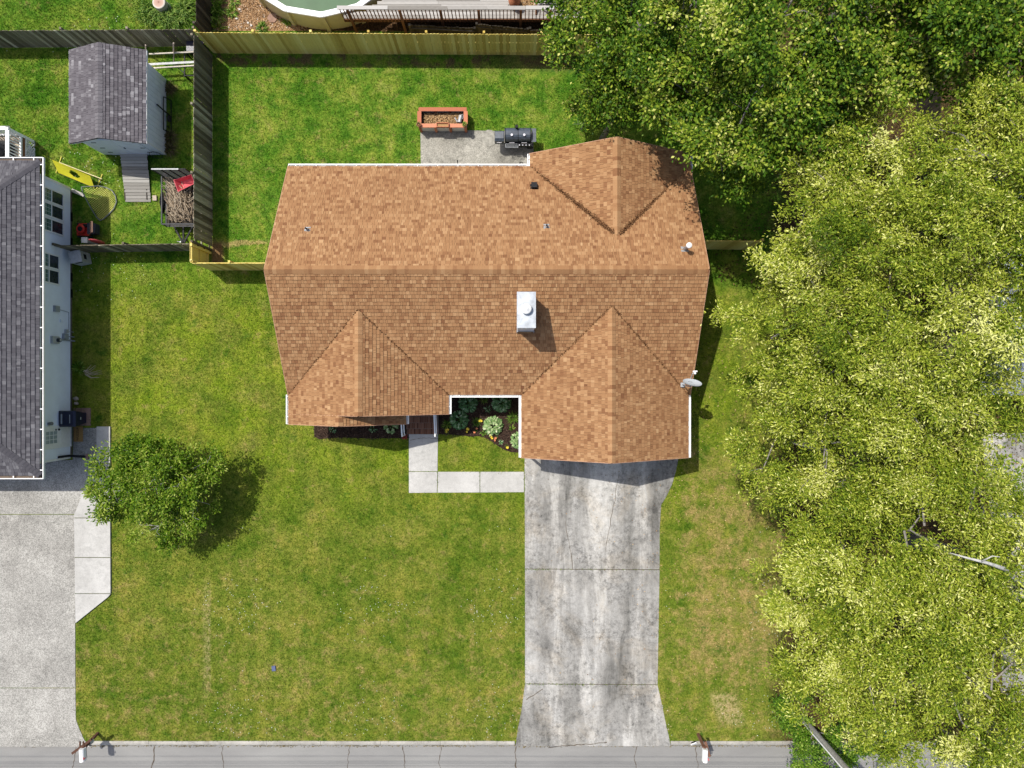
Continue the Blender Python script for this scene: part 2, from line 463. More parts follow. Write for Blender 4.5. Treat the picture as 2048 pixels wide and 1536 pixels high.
class MB:
    def __init__(self):
        self.v, self.f, self.t, self.m = [], [], [], []

    def add(self, vs, fs, tone=0.5, mi=0):
        b = len(self.v)
        self.v.extend(tuple(p) for p in vs)
        for q in fs:
            self.f.append(tuple(i + b for i in q))
            self.t.append(tone)
            self.m.append(mi)
        return self

    def box(self, c, s, rz=0.0, tone=0.5, mi=0, mat=None):
        hx, hy, hz = s[0] / 2, s[1] / 2, s[2] / 2
        vs = [Vector((x, y, z)) for z in (-hz, hz) for x, y in ((-hx, -hy), (hx, -hy), (hx, hy), (-hx, hy))]
        R = mat if mat is not None else Matrix.Rotation(rz, 3, 'Z')
        c = Vector(c)
        return self.add([c + R @ p for p in vs], [(3, 2, 1, 0), (4, 5, 6, 7), (0, 1, 5, 4), (1, 2, 6, 5), (2, 3, 7, 6), (3, 0, 4, 7)], tone, mi)

    def beam(self, a, b, w, h=None, up=(0, 0, 1), tone=0.5, mi=0):
        a, b = Vector(a), Vector(b)
        d = b - a
        L = d.length
        d.normalize()
        up = Vector(up)
        if abs(d.dot(up)) > 0.98:
            up = Vector((1, 0, 0))
        s = d.cross(up).normalized()
        u = s.cross(d)
        R = Matrix((d, s, u)).transposed()
        return self.box((a + b) / 2, (L, w, h or w), tone=tone, mi=mi, mat=R)

    def tube(self, pts, r, n=6, tone=0.5, mi=0, cap=True):
        pts = [Vector(p) for p in pts]
        k = len(pts)
        rs = [r] * k if isinstance(r, (int, float)) else list(r)
        vs = []
        for i, p in enumerate(pts):
            d = (pts[min(i + 1, k - 1)] - pts[max(i - 1, 0)]).normalized()
            a = Vector((0, 0, 1)) if abs(d.z) < 0.9 else Vector((1, 0, 0))
            s = d.cross(a).normalized()
            u = s.cross(d)
            for j in range(n):
                t = 2 * math.pi * j / n
                vs.append(p + (s * math.cos(t) + u * math.sin(t)) * rs[i])
        fs = []
        for i in range(k - 1):
            for j in range(n):
                q = (j + 1) % n
                fs.append((i * n + j, i * n + q, (i + 1) * n + q, (i + 1) * n + j))
        if cap:
            fs.append(tuple(reversed(range(n))))
            fs.append(tuple(range((k - 1) * n, k * n)))
        return self.add(vs, fs, tone, mi)

    def lathe(self, c, prof, n=16, sx=1.0, sy=1.0, tone=0.5, mi=0):
        c = Vector(c)
        vs, fs = [], []
        for r, z in prof:
            for j in range(n):
                t = 2 * math.pi * j / n
                vs.append(c + Vector((r * sx * math.cos(t), r * sy * math.sin(t), z)))
        for i in range(len(prof) - 1):
            for j in range(n):
                q = (j + 1) % n
                fs.append((i * n + j, i * n + q, (i + 1) * n + q, (i + 1) * n + j))
        if prof[0][0] > 1e-4:
            fs.append(tuple(reversed(range(n))))
        if prof[-1][0] > 1e-4:
            fs.append(tuple(range((len(prof) - 1) * n, len(prof) * n)))
        return self.add(vs, fs, tone, mi)

    def prism(self, poly, z0, z1, tone=0.5, mi=0):
        n = len(poly)
        a = sum(poly[i][0] * poly[(i + 1) % n][1] - poly[(i + 1) % n][0] * poly[i][1] for i in range(n))
        if a < 0:
            poly = poly[::-1]
        vs = [(x, y, z0) for x, y in poly] + [(x, y, z1) for x, y in poly]
        fs = [tuple(reversed(range(n))), tuple(range(n, 2 * n))]
        fs += [(i, (i + 1) % n, n + (i + 1) % n, n + i) for i in range(n)]
        return self.add(vs, fs, tone, mi)

    def slab3(self, poly, nrm, th, tone=0.5, mi=0):
        """A 3-D polygon given thickness th below it along nrm."""
        nrm = Vector(nrm)
        top = [Vector(p) for p in poly]
        bot = [p - nrm * th for p in top]
        n = len(top)
        fs = [tuple(range(n)), tuple(reversed(range(n, 2 * n)))]
        fs += [((i + 1) % n, i, n + i, n + (i + 1) % n) for i in range(n)]
        return self.add(top + bot, fs, tone, mi)

    def blob(self, c, r, n=8, k=5, jit=0.15, tone=0.5, mi=0, rnd=RND):
        prof = [(max(1e-5, math.sin(math.pi * i / k)), -math.cos(math.pi * i / k)) for i in range(k + 1)]
        c = Vector(c)
        vs, fs = [], []
        for a, z in prof:
            for j in range(n):
                t = 2 * math.pi * j / n
                q = 1 + rnd.uniform(-jit, jit) if 0.01 < a else 1
                vs.append(c + Vector((a * math.cos(t) * r[0] * q, a * math.sin(t) * r[1] * q, z * r[2] * q)))
        for i in range(k):
            for j in range(n):
                q = (j + 1) % n
                fs.append((i * n + j, i * n + q, (i + 1) * n + q, (i + 1) * n + j))
        return self.add(vs, fs, tone, mi)

    def mesh(self, name, mats, off=(0, 0, 0), smooth=False):
        me = bpy.data.meshes.new(name)
        ox, oy, oz = off
        me.from_pydata([(x - ox, y - oy, z - oz) for x, y, z in self.v], [], self.f)
        for m in (mats if isinstance(mats, (list, tuple)) else [mats]):
            me.materials.append(m)
        a = me.attributes.new('tone', 'FLOAT', 'FACE')
        a.data.foreach_set('value', np.asarray(self.t, dtype=np.float32))
        me.polygons.foreach_set('material_index', np.asarray(self.m, dtype=np.int32))
        if smooth:
            me.polygons.foreach_set('use_smooth', np.ones(len(self.f), dtype=bool))
        me.update()
        return me

    def build(self, name, mats, parent=None, local=False, smooth=False, kind=None, label=None):
        off = (0, 0, 0) if (local or parent is None) else root_loc(parent)
        o = link(name, self.mesh(name, mats, off, smooth), parent)
        return tag(o, label, kind=kind)


def quads_mesh(name, V, mat, tone, off=(0, 0, 0), k=4):
    """V: (n, k, 3) array of separate k-gons."""
    n = V.shape[0]
    me = bpy.data.meshes.new(name)
    me.vertices.add(n * k)
    me.vertices.foreach_set('co', (V.reshape(-1, 3) - np.asarray(off)).astype(np.float32).ravel())
    me.loops.add(n * k)
    me.loops.foreach_set('vertex_index', np.arange(n * k, dtype=np.int32))
    me.polygons.add(n)
    me.polygons.foreach_set('loop_start', np.arange(0, n * k, k, dtype=np.int32))
    me.materials.append(mat)
    me.update(calc_edges=True)
    a = me.attributes.new('tone', 'FLOAT', 'FACE')
    a.data.foreach_set('value', np.asarray(tone, dtype=np.float32))
    return me


def norm(a):
    return a / np.maximum(np.linalg.norm(a, axis=-1, keepdims=True), 1e-9)


def leaves(base, direc, L, Wd, rng, fold=0.25, roll=0.6):
    """Folded leaf blades: base points, directions, lengths, widths -> (n, 4, 3)."""
    n = len(base)
    d = norm(direc)
    up = np.tile(np.array([0, 0, 1.0]), (n, 1)) + rng.normal(0, roll, (n, 3))
    s = norm(np.cross(d, up))
    u = np.cross(s, d)
    L = np.broadcast_to(L, (n,))[:, None]
    Wd = np.broadcast_to(Wd, (n,))[:, None]
    mid = base + d * L * 0.5
    return np.stack([base, mid + s * Wd * 0.5 + u * Wd * fold, base + d * L, mid - s * Wd * 0.5 + u * Wd * fold], axis=1)


# ------------------------------------------------------------------ ground, road, kerb, paving
XW = 400
mb = MB()
prof = [(400, 0.0), (-15.55, 0.0), (-15.56, -0.13), (-400, -0.13)]
vs = [(x, y, z) for y, z in prof for x in (-XW, XW)]
mb.add(vs, [(2 * i, 2 * i + 2, 2 * i + 3, 2 * i + 1) for i in range(3)], tone=0.0)
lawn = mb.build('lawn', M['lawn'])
tag(lawn, kind='structure')

mb = MB()
mb.add([(-200, -23.5, -.112), (200, -23.5, -.112), (200, -15.62, -.112), (-200, -15.62, -.112)], [(0, 1, 2, 3)])
road = mb.build('road', M['road'])
tag(road, kind='structure')
mb = MB()
for px in (150, 305, 445, 700, 805, 880, 1033, 1275, 1395, 1745, 1905):
    x, y = W2(px, 1492)
    big = px in (305, 805, 1033)
    pts = []
    for i in range(14):
        pts.append((x, y - i * 0.11))
        x += RND.uniform(-.05, .05)
    for i in range(13):
        w = RND.uniform(.008, .022) * (1.4 if big else .8)
        (x0, y0), (x1, y1) = pts[i], pts[i + 1]
        mb.add([(x0 - w, y0, -.107), (x1 - w, y1, -.107), (x1 + w, y1, -.107), (x0 + w, y0, -.107)], [(0, 1, 2, 3)])
mb.build('crack', M['crackfill'], road, kind='stuff')

kerb = setting('kerb', (0, -15.5, 0))


def kerb_run(x0, x1, tilt=0.0):
    x = x0
    while x < x1 - 0.05:
        e = min(x + RND.uniform(2.3, 2.6), x1)
        b = MB()
        ya, yb = -15.43 + RND.uniform(-.006, .006), -15.655
        pr = [(ya, -.14), (ya, .03), (ya - .10, .032), (yb + .05, .0), (yb, -.06), (yb, -.14)]
        vs = [(xx, yy, zz) for xx in (x + .006, e - .006) for yy, zz in pr]
        n = len(pr)
        fs = [tuple(range(n)), tuple(reversed(range(n, 2 * n)))] + [(i + n, (i + 1) % n + n, (i + 1) % n, i) for i in range(n)]
        b.add(vs, fs)
        b.build('kerb_stone', M['kerb'], kerb)
        x = e


kerb_run(-18.2, .12)
kerb_run(6.85, 24.5)
# weeds and grit in the gutter joint
n = 2600
gx = RNG.uniform(-22, 20, n)
gx = gx[(RNG.random(n) < 0.35 + 0.65 * (np.sin(gx * 1.7) > 0.2))]
n = len(gx)
b0 = np.stack([gx, -15.665 - np.abs(RNG.normal(0, .03, n)), np.full(n, -.108)], 1)
dr = np.stack([RNG.normal(0, 1, n), RNG.normal(0, 1, n), np.abs(RNG.normal(.4, .4, n))], 1)
moss = link('gutter_weeds', quads_mesh('gutter_weeds', leaves(b0, dr, RNG.uniform(.03, .08, n), .03, RNG), M['moss'], RNG.random(n)))
tag(moss, kind='stuff')

driveway = setting('driveway', (3.3, -9, 0))
slabs = [
    [(1049, 888), (1362, 888), (1352, 940), (1344, 968), (1334, 990), (1322, 1010), (1319, 1060), (1319, 1138.5), (1050, 1137)],
    [(1050, 1138.4), (1319, 1140), (1317, 1250), (1315, 1368.6), (1050, 1366.6)],
    [(1050, 1368), (1315, 1370), (1323, 1405), (1330, 1440), (1337, 1470), (1341, 1492), (1031, 1492), (1035, 1462), (1043, 1420)],
]
for i, s in enumerate(slabs):
    b = MB()
    b.prism([W2(*p) for p in s], -.16, .022 - .004 * i)
    b.build('slab', M['drive'], driveway)
b = MB()
b.prism([W2(x, y) for x, y in [(1050, 1136), (1319, 1137), (1315, 1371), (1050, 1369)]], -.17, .004)
b.build('joint', M['crackfill'], driveway)
# heaved lip and long cracks at the street end
b = MB()


def crack(pts, w, z):
    for i in range(len(pts) - 1):
        (x0, y0), (x1, y1) = pts[i], pts[i + 1]
        d = Vector((x1 - x0, y1 - y0, 0)).normalized()
        s = Vector((-d.y, d.x, 0)) * (w * RND.uniform(.5, 1.2))
        b.add([(x0 + s.x, y0 + s.y, z), (x0 - s.x, y0 - s.y, z), (x1 - s.x, y1 - s.y, z), (x1 + s.x, y1 + s.y, z)], [(0, 1, 2, 3)])


def wander(p, q, k, j):
    p, q = Vector(W2(*p)), Vector(W2(*q))
    return [tuple(p.lerp(q, i / k) + Vector((RND.uniform(-j, j), RND.uniform(-j, j)))) for i in range(k + 1)]


crack(wander((1095, 1494), (1215, 1484), 16, .03), .02, .0205)
crack(wander((1130, 1040), (1146, 1138), 9, .03), .012, .0265)
crack(wander((1238, 950), (1212, 1100), 12, .04), .010, .0265)
crack(wander((1052, 1400), (1086, 1378), 5, .03), .014, .0205)
b.build('crack', M['crackfill'], driveway, kind='stuff')

walk = setting('front_walk', (-3.5, -3.3, 0))
for s in ([(818, 868), (876, 868), (875, 942.3), (818, 942.3)], [(818, 943.5), (875, 943.5), (874, 985), (818, 985.5)],
          [(876.2, 943.5), (959.3, 943.5), (959.3, 984.6), (875.2, 985)], [(960.5, 943.5), (1047.8, 943.5), (1047.8, 984), (960.5, 984.6)]):
    b = MB()
    b.prism([W2(*p) for p in s], -.08, .03 + RND.uniform(0, .006))
    b.build('slab', M['walk'], walk)
b = MB()
crack(wander((820, 880), (846, 876), 5, .02), .008, .0385)
crack(wander((846, 875), (876, 878), 5, .02), .008, .0385)
b.build('crack', M['crackfill'], walk, kind='stuff')

patio = setting('patio', (-.9, 10, 0))
b = MB()
b.prism([W2(*p) for p in [(841, 258), (940, 261), (1066, 264), (1068, 345), (842, 345)]], -.06, .028)
b.build('slab', M['patio'], patio)
b = MB()
cx, cy = W2(979, 277)
pts = [(cx + .33 * math.cos(t) * RND.uniform(.92, 1.06), cy + .36 * math.sin(t) * RND.uniform(.95, 1.05)) for t in np.linspace(0, 2 * math.pi, 22)[:-1]]
b.prism(pts, .0, .046)
b.build('round_patch', flat('pale_patch', (.27, .26, .225), .95, vary=.35, scale=9), patio)

drive2 = setting('neighbour_driveway', (-21, -9, 0))
ys = [(856, 1028), (1029.2, 1375), (1376.2, 1493)]
for i, (ya, yb) in enumerate(ys):
    b = MB()
    if i == 0:
        poly = [(-350, ya + 64), (146, ya + 64), (147, ya), (194.3, ya), (194.3, 920), (149.5, 1028), (-350, yb)]
    elif i == 1:
        poly = [(-350, ya), (149.5, ya), (151.3, yb), (-350, yb)]
    else:
        poly = [(-350, ya), (151.3, ya), (152, 1438), (158, 1455), (168, 1478), (180, 1493), (-350, yb)]
    b.prism([W2(*p) for p in poly], -.15, .02 + .002 * (i % 2))
    b.build('slab', M['agg'], drive2)
strip = setting('concrete_strip', (-18, -7, 0))
for poly in ([(195.3, 853), (222, 853), (222, 919.5), (195.3, 919.5)], [(195, 920.8), (222, 920.8), (222, 1034.5), (150.6, 1034.5), (150.4, 1029)],
             [(150.6, 1036), (222.3, 1036), (222.7, 1113.4), (151.6, 1113.4)], [(151.7, 1115), (222.7, 1115), (223, 1185.4), (152, 1185.4)],
             [(152.2, 1187), (222.8, 1187), (218, 1193), (153, 1245)]):
    b = MB()
    b.prism([W2(*p) for p in poly], -.1, .085)
    b.build('slab', M['walk'], strip)


# mulch beds
def bed(name, poly, mat, z=.03):
    b = MB()
    b.prism([W2(*p) for p in poly], -.05, z)
    o = b.build(name, mat)
    return tag(o, kind='structure')


BED1 = [(877, 780), (1045, 780), (1045, 903), (1034, 905), (1022, 904), (1010, 900), (998, 893), (985, 884), (972, 876), (958, 872), (944, 873), (925, 871), (900, 869), (877, 868)]
BED2 = [(628, 836), (818, 836), (818, 876), (790, 876), (740, 877), (690, 875), (660, 876), (640, 878), (629, 874)]
bed('mulch_bed', BED1, M['mulch'])
bed('mulch_bed', BED2, M['mulch'])
bed('bare_mulch_yard', [(412, 62), (700, 62), (1110, 66), (1110, -120), (412, -120)], M['straw'], .012)
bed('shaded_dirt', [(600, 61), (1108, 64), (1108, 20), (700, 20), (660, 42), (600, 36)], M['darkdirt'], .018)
bed('neighbour_parking', [(1962, 866), (2400, 866), (2400, 1470), (2010, 1470), (1990, 1100)], M['drive'], .012)


def inpoly(x, y, poly):
    c = np.zeros(len(x), bool)
    n = len(poly)
    for i in range(n):
        x0, y0 = poly[i]
        x1, y1 = poly[(i + 1) % n]
        if y0 == y1:
            continue
        q = ((y0 > y) != (y1 > y)) & (x < (x1 - x0) * (y - y0) / (y1 - y0) + x0)
        c ^= q
    return c


def scatter(poly_px, n):
    P = [W2(*p) for p in poly_px]
    xs, ys = [p[0] for p in P], [p[1] for p in P]
    x, y = RNG.uniform(min(xs), max(xs), n), RNG.uniform(min(ys), max(ys), n)
    k = inpoly(x, y, P)
    return x[k], y[k]


def chips(name, poly_px, n, mat, z, L=(.04, .12), wd=(.015, .04)):
    x, y = scatter(poly_px, n)
    n = len(x)
    base = np.stack([x, y, np.full(n, z) + RNG.uniform(0, .02, n)], 1)
    d = np.stack([RNG.normal(0, 1, n), RNG.normal(0, 1, n), RNG.normal(.1, .25, n)], 1)
    o = link(name, quads_mesh(name, leaves(base, d, RNG.uniform(*L, n), RNG.uniform(*wd, n), RNG, .05, .5), mat, RNG.random(n) ** 1.3))
    return tag(o, kind='stuff')


chips('mulch', BED1, 5200, M['chips'], .032)
chips('mulch', BED2, 2600, M['chips'], .032)
chips('bark_litter', [(412, 60), (620, 60), (560, 20), (520, -40), (412, -40)], 9000, M['strawchips'], .015)
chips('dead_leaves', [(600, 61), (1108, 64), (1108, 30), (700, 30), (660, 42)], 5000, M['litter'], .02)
chips('leaf_litter', [(1480, 140), (1900, 140), (2048, 400), (2048, 1480), (1640, 1480), (1570, 1000), (1560, 600), (1440, 560), (1420, 500), (1600, 300)], 16000, M['litter'], .012, (.06, .16), (.03, .07))

# grass blades
BLOCK = [[W2(*p) for p in s] for s in slabs]
BLOCK += [[W2(*p) for p in q] for q in (
    [(817, 866), (877, 866), (877, 943), (1049, 943), (1049, 986), (817, 986)],
    [(840, 257), (1069, 263), (1069, 345), (840, 345)], BED1, BED2,
    [(-350, 850), (223, 852), (223, 1190), (153, 1247), (152, 1440), (170, 1480), (182, 1500), (-350, 1500)],
    [(412, 63), (1110, 63), (1110, -60), (412, -60)], [(1962, 866), (2400, 866), (2400, 1470), (2010, 1470), (1990, 1100)])]
BLOCK += [[(-8.4, .1), (6.6, .1), (6.6, 8.6), (-8.4, 8.6)], [(.85, -2.5), (6.5, -2.5), (6.5, .2), (.85, .2)], [(-30, -3.2), (-18.9, -3.2), (-18.9, 8.45), (-30, 8.45)],
          [(-17.6, 9.95), (-15, 9.95), (-15, 13.3), (-17.6, 13.3)], [(18.2, -.4), (30, -.4), (30, 9), (18.2, 9)]]
n = 560000
gx, gy = RNG.uniform(-23.5, 17, n), RNG.uniform(-15.42, 17.2, n)
ok = np.ones(n, bool)
jx, jy = RNG.normal(0, .035, n), RNG.normal(0, .035, n)
for P in BLOCK:
    ok &= ~inpoly(gx + jx, gy + jy, P)
ok &= ~((gx > 11.5) & (RNG.random(n) < .8))
soil = ((gy > 13.2) & (gy < 14.4) & (gx > -13) & (RNG.random(n) < .25 + .5 * (gx > 0))) | ((gx > -13.1) & (gx < -12.4) & (gy > 4.9) & (gy < 6.2))
ok &= ~soil
gx, gy = gx[ok], gy[ok]
n = len(gx)
base = np.stack([gx, gy, np.zeros(n)], 1)
az = RNG.uniform(0, 2 * math.pi, n)
el = RNG.uniform(.25, 1.1, n)
Lg = RNG.uniform(.05, .11, n)
# longer growth beside the fences, walls and around the shed
tall = ((gx < -13.2) & (gy > 8.6)) | ((gx > -18.9) & (gx < -18.6) & (gy < 8.4) & (gy > -3))
Lg = np.where(tall, Lg * 1.45, Lg)
d = np.stack([np.cos(az) * np.cos(el), np.sin(az) * np.cos(el), np.sin(el)], 1)
side = np.stack([-np.sin(az), np.cos(az), np.zeros(n)], 1) * RNG.uniform(.008, .02, n)[:, None]
V = np.stack([base - side, base + side, base + d * Lg[:, None]], 1)
grass = link('grass', quads_mesh('grass', V, M['lawn'], RNG.uniform(.1, 1.0, n), k=3))
tag(grass, kind='stuff')
n = 2600
cx_, cy_ = RNG.uniform(-14, 12, n), RNG.uniform(-15.3, -6, n)
cx2, cy2 = RNG.uniform(-22, -14, 900), RNG.uniform(3, 17, 900)
cx_, cy_ = np.concatenate([cx_, cx2]), np.concatenate([cy_, cy2])
ok = np.sin(cx_ * 1.1 + 2) + np.cos(cy_ * 1.3) + RNG.normal(0, .5, len(cx_)) > .9
for P in BLOCK:
    ok &= ~inpoly(cx_, cy_, P)
cx_, cy_ = cx_[ok], cy_[ok]
n = len(cx_)
b0 = np.stack([cx_, cy_, np.full(n, .06)], 1)
az = RNG.uniform(0, 6.28, n)
d = np.stack([np.cos(az), np.sin(az), np.full(n, .1)], 1)
fl = link('clover_flowers', quads_mesh('clover_flowers', leaves(b0, d, .032, .03, RNG, .1, .2), M['clover'], np.full(n, .5)))
tag(fl, kind='stuff')


# ------------------------------------------------------------------ roofs
def clip(poly, x0, x1, y0, y1):
    def cut(P, ax, v, keep_greater):
        out = []
        for i in range(len(P)):
            a, c = P[i], P[(i + 1) % len(P)]
            ia = (a[ax] >= v) if keep_greater else (a[ax] <= v)
            ic = (c[ax] >= v) if keep_greater else (c[ax] <= v)
            if ia:
                out.append(a)
            if ia != ic:
                t = (v - a[ax]) / (c[ax] - a[ax])
                out.append((a[0] + (c[0] - a[0]) * t, a[1] + (c[1] - a[1]) * t))
        return out
    for ax, v, g in ((0, x0, True), (0, x1, False), (1, y0, True), (1, y1, False)):
        if not poly:
            return []
        poly = cut(poly, ax, v, g)
    return poly


def tabs_for(poly3, hidden=None, rnd=RND, expo=.143, tones=None, thick=.020):
    """Shingle tabs covering a planar convex roof face; first edge is the eave. Returns (score, verts, faces, tone)."""
    P = [Vector(p) for p in poly3]
    u = (P[1] - P[0]).normalized()
    nrm = (P[1] - P[0]).cross(P[-1] - P[0]).normalized()
    if nrm.z < 0:
        nrm = -nrm
    v = nrm.cross(u)
    if v.z < 0:
        v = -v
    o = P[0]
    Q = [((p - o).dot(u), (p - o).dot(v)) for p in P]
    umin, umax = min(q[0] for q in Q), max(q[0] for q in Q)
    vmin, vmax = min(q[1] for q in Q), max(q[1] for q in Q)
    out = []
    y = vmin
    while y < vmax - .01:
        x = umin - rnd.uniform(0, .3)
        prev = .5
        while x < umax:
            w = rnd.choice((.07, .09, .11, .13, .15, .18))
            r = clip(Q, x, x + w - .007, y, y + expo - .009)  # gaps bare the dark felt, standing in for shadow lines between courses
            x += w
            if len(r) < 3:
                continue
            ar = abs(sum(r[i][0] * r[(i + 1) % len(r)][1] - r[(i + 1) % len(r)][0] * r[i][1] for i in range(len(r)))) / 2
            if ar < .0008:
                continue
            cx = sum(p[0] for p in r) / len(r)
            cy = sum(p[1] for p in r) / len(r)
            c = o + u * cx + v * cy
            if hidden and hidden(c.x, c.y):
                continue
            t = thick * rnd.uniform(.75, 1.6)
            tone = tones(rnd) if tones else rnd.random()
            top = []
            for a, bb in r:
                h = .002 + t * (1 - (bb - y) / expo)
                top.append(o + u * a + v * bb + nrm * h)
            bot = [o + u * a + v * bb - nrm * .006 for a, bb in r]
            k = len(r)
            area2 = sum(r[i][0] * r[(i + 1) % k][1] - r[(i + 1) % k][0] * r[i][1] for i in range(k))
            fs = [tuple(range(k))] + [(i, k + i, k + (i + 1) % k, (i + 1) % k) for i in range(k)]
            if (u.cross(v).dot(nrm) < 0) != (area2 < 0):
                fs = [tuple(reversed(f)) for f in fs]
            fs_t = [tone] + [max(0.0, tone - .5)] * k
            out.append((ar * (F / (H - c.z)) ** 2 if len(r) == 4 else 0, top + bot, fs, fs_t))
        y += expo
    return out


def lay(tabs, roof, mat, singles=300):
    """The tabs that show largest become shingle objects, the rest one mass of shingles."""
    order = sorted(range(len(tabs)), key=lambda i: -tabs[i][0])
    one = set(order[:singles])
    rest = MB()
    off = root_loc(roof)
    for i, (_s, vs, fs, tone) in enumerate(tabs):
        if i in one:
            b = MB()
            b.add(vs, fs, 0)
            b.t = list(tone)
            c = sum((Vector(p) for p in vs), Vector()) / len(vs)
            link('shingle', b.mesh('shingle', mat, c), roof, c - off)
        else:
            rest.add(vs, fs, 0)
            rest.t[-len(fs):] = tone
    rest.build('shingles', mat, roof, kind='stuff')


def cap_row(p0, p1, slope_l, roof, mat, tones, wing=.15, expo=.143, name='ridge_shingle', side=None):
    """Cap shingles along a ridge or hip from p0 to p1, each an object; wings fall by slope_l."""
    p0, p1 = Vector(p0), Vector(p1)
    d = p1 - p0
    L = d.length
    d.normalize()
    s = Vector((-d.y, d.x, 0)).normalized()
    cache = {}
    n = int(L / expo)
    off = root_loc(roof)
    up = s.cross(d)
    if up.z < 0:
        up = -up
    for i in range(n):
        k = RND.randrange(6)
        if k not in cache:
            b = MB()
            tone = tones(RND)
            q = .012
            w = wing * RND.uniform(.96, 1.04)
            rows = []
            for t, lift in ((0, q + .014), (expo * 1.12, q)):
                for a in (-1, -.35, 0, .35, 1):
                    drop = -abs(a) * w * slope_l + (.004 if abs(a) < .4 else 0)
                    rows.append(d * t + s * (a * w) + up * lift + Vector((0, 0, drop)))
            vs = rows + [r - up * .03 for r in rows]
            fs = []
            for j in range(4):
                fs.append((j, j + 1, j + 6, j + 5))
                fs.append((j + 10, j, j + 5 - 0, j + 15) if False else (10 + j + 1, 10 + j, j, j + 1))
            fs.append((0, 10, 15, 5))
            fs.append((14, 4, 9, 19))
            if (rows[1] - rows[0]).cross(rows[5] - rows[0]).z < 0:
                fs = [tuple(reversed(f)) for f in fs]
            b.add(vs, fs, tone)
            cache[k] = b.mesh(name, mat)
        link(name, cache[k], roof, p0 + d * (i * expo) - off)


def tan_tone(r):
    x = r.random()
    return r.gauss(.55, .06) if x < .52 else (r.gauss(.39, .07) if x < .78 else r.gauss(.73, .07))


def tan_cap(r):
    return r.choice((.40, .52, .60, .68, .78, .32))


def grey_tone(r):
    x = r.random()
    return r.gauss(.42, .08) if x < .62 else (r.gauss(.18, .06) if x < .80 else r.gauss(.72, .08))


def shed_tone(r):
    x = r.random()
    return r.gauss(.42, .12) if x < .72 else (r.gauss(.18, .05) if x < .86 else r.gauss(.88, .12))


# ------------------------------------------------------------------ the brick-roofed house
house = thing('house', 'single storey house with tan brown shingle roof and three cross gables', 'house', (-.9, 4.1, 0))
HE, S = 2.7, .6
XL, XR, YN, YS = -8.83, 7.03, 8.58, -.42
YR, ZR = 4.08, HE + S * 4.5


def gable(x0, x1):
    hs = (x1 - x0) / 2
    return (x0 + x1) / 2, HE + S * hs, hs


NE = (.71, 7.02)
GA = (-8.81, -2.50)
GB = (-8.81, -4.18)
GC = (.375, 6.95)
nx, nz, nh = gable(*NE)
ax, az_, ah = gable(*GA)
bx, bz, bh = gable(*GB)
gx_, gz, gh = gable(*GC)
YNE, YA, YB, YC = 9.08, -1.18, -1.58, -2.90


def main_y(z, north):
    return YN - (z - HE) / S if north else YS + (z - HE) / S


n_end, a_end, c_end = main_y(nz, True), main_y(az_, False), main_y(gz, False)
faces = {
    'main_north': [(XL, YN, HE), (XR, YN, HE), (XR, YR, ZR), (XL, YR, ZR)],
    'main_south': [(XL, YS, HE), (XR, YS, HE), (XR, YR, ZR), (XL, YR, ZR)],
    'ne_w': [(NE[0], YNE, HE), (NE[0], YN, HE), (nx, n_end, nz), (nx, YNE, nz)],
    'ne_e': [(NE[1], YNE, HE), (NE[1], YN, HE), (nx, n_end, nz), (nx, YNE, nz)],
    'a_w': [(GA[0], YA, HE), (GA[0], YS, HE), (ax, a_end, az_), (ax, YA, az_)],
    'a_e': [(GA[1], YA, HE), (GA[1], YS, HE), (ax, a_end, az_), (ax, YA, az_)],
    'b_w': [(GB[0], YB, HE), (GB[0], YA, HE), (bx, YA, bz), (bx, YB, bz)],
    'b_e': [(GB[1], YB, HE), (GB[1], YA + .3, HE), (bx, YA + .3, bz), (bx, YB, bz)],
    'c_w': [(GC[0], YC, HE), (GC[0], YS, HE), (gx_, c_end, gz), (gx_, YC, gz)],
    'c_e': [(GC[1], YC, HE), (GC[1], YS, HE), (gx_, c_end, gz), (gx_, YC, gz)],
}


def tri(x, y, x0, x1, ye, sgn, pad):
    """Inside the part of a main slope that a cross gable covers."""
    m = (x0 + x1) / 2
    depth = ((x1 - x0) / 2 - abs(x - m))
    return sgn * (y - ye) < depth - pad and depth > 0


def hid_n(x, y):
    return tri(x, y, *NE, YN, -1, .06)


def hid_s(x, y):
    return tri(x, y, *GA, YS, 1, .06) or tri(x, y, *GC, YS, 1, .06)


roof_b = MB()
tabs = []
for k, P in faces.items():
    Pv = [Vector(p) for p in P]
    nr = (Pv[1] - Pv[0]).cross(Pv[-1] - Pv[0]).normalized()
    if nr.z < 0:
        nr = -nr
        Pv = Pv[::-1]
    roof_b.slab3([p - nr * .008 for p in Pv], nr, .11)
    hid = hid_n if k == 'main_north' else hid_s if k == 'main_south' else None
    if k == 'b_e':
        hid = lambda x, y: y > YA + .2
    tabs += tabs_for(P, hid, tones=tan_tone)
roof = roof_b.build('roof', M['deckunder'], house)
lay(tabs, roof, M['roof'], 300)
cap_row((XL, YR, ZR + .015), (XR, YR, ZR + .015), S, roof, M['roof'], tan_cap)
cap_row((nx, YNE, nz + .012), (nx, n_end - .05, nz + .012), S, roof, M['roof'], tan_cap)
cap_row((ax, YA, az_ + .012), (ax, a_end, az_ + .012), S, roof, M['roof'], tan_cap)
cap_row((gx_, YC, gz + .012), (gx_, c_end, gz + .012), S, roof, M['roof'], tan_cap)
# the low narrow ridge in front
cap_row((bx, YB, bz + .012), (bx, YA - .02, bz + .012), S, roof, M['roof'], tan_cap)
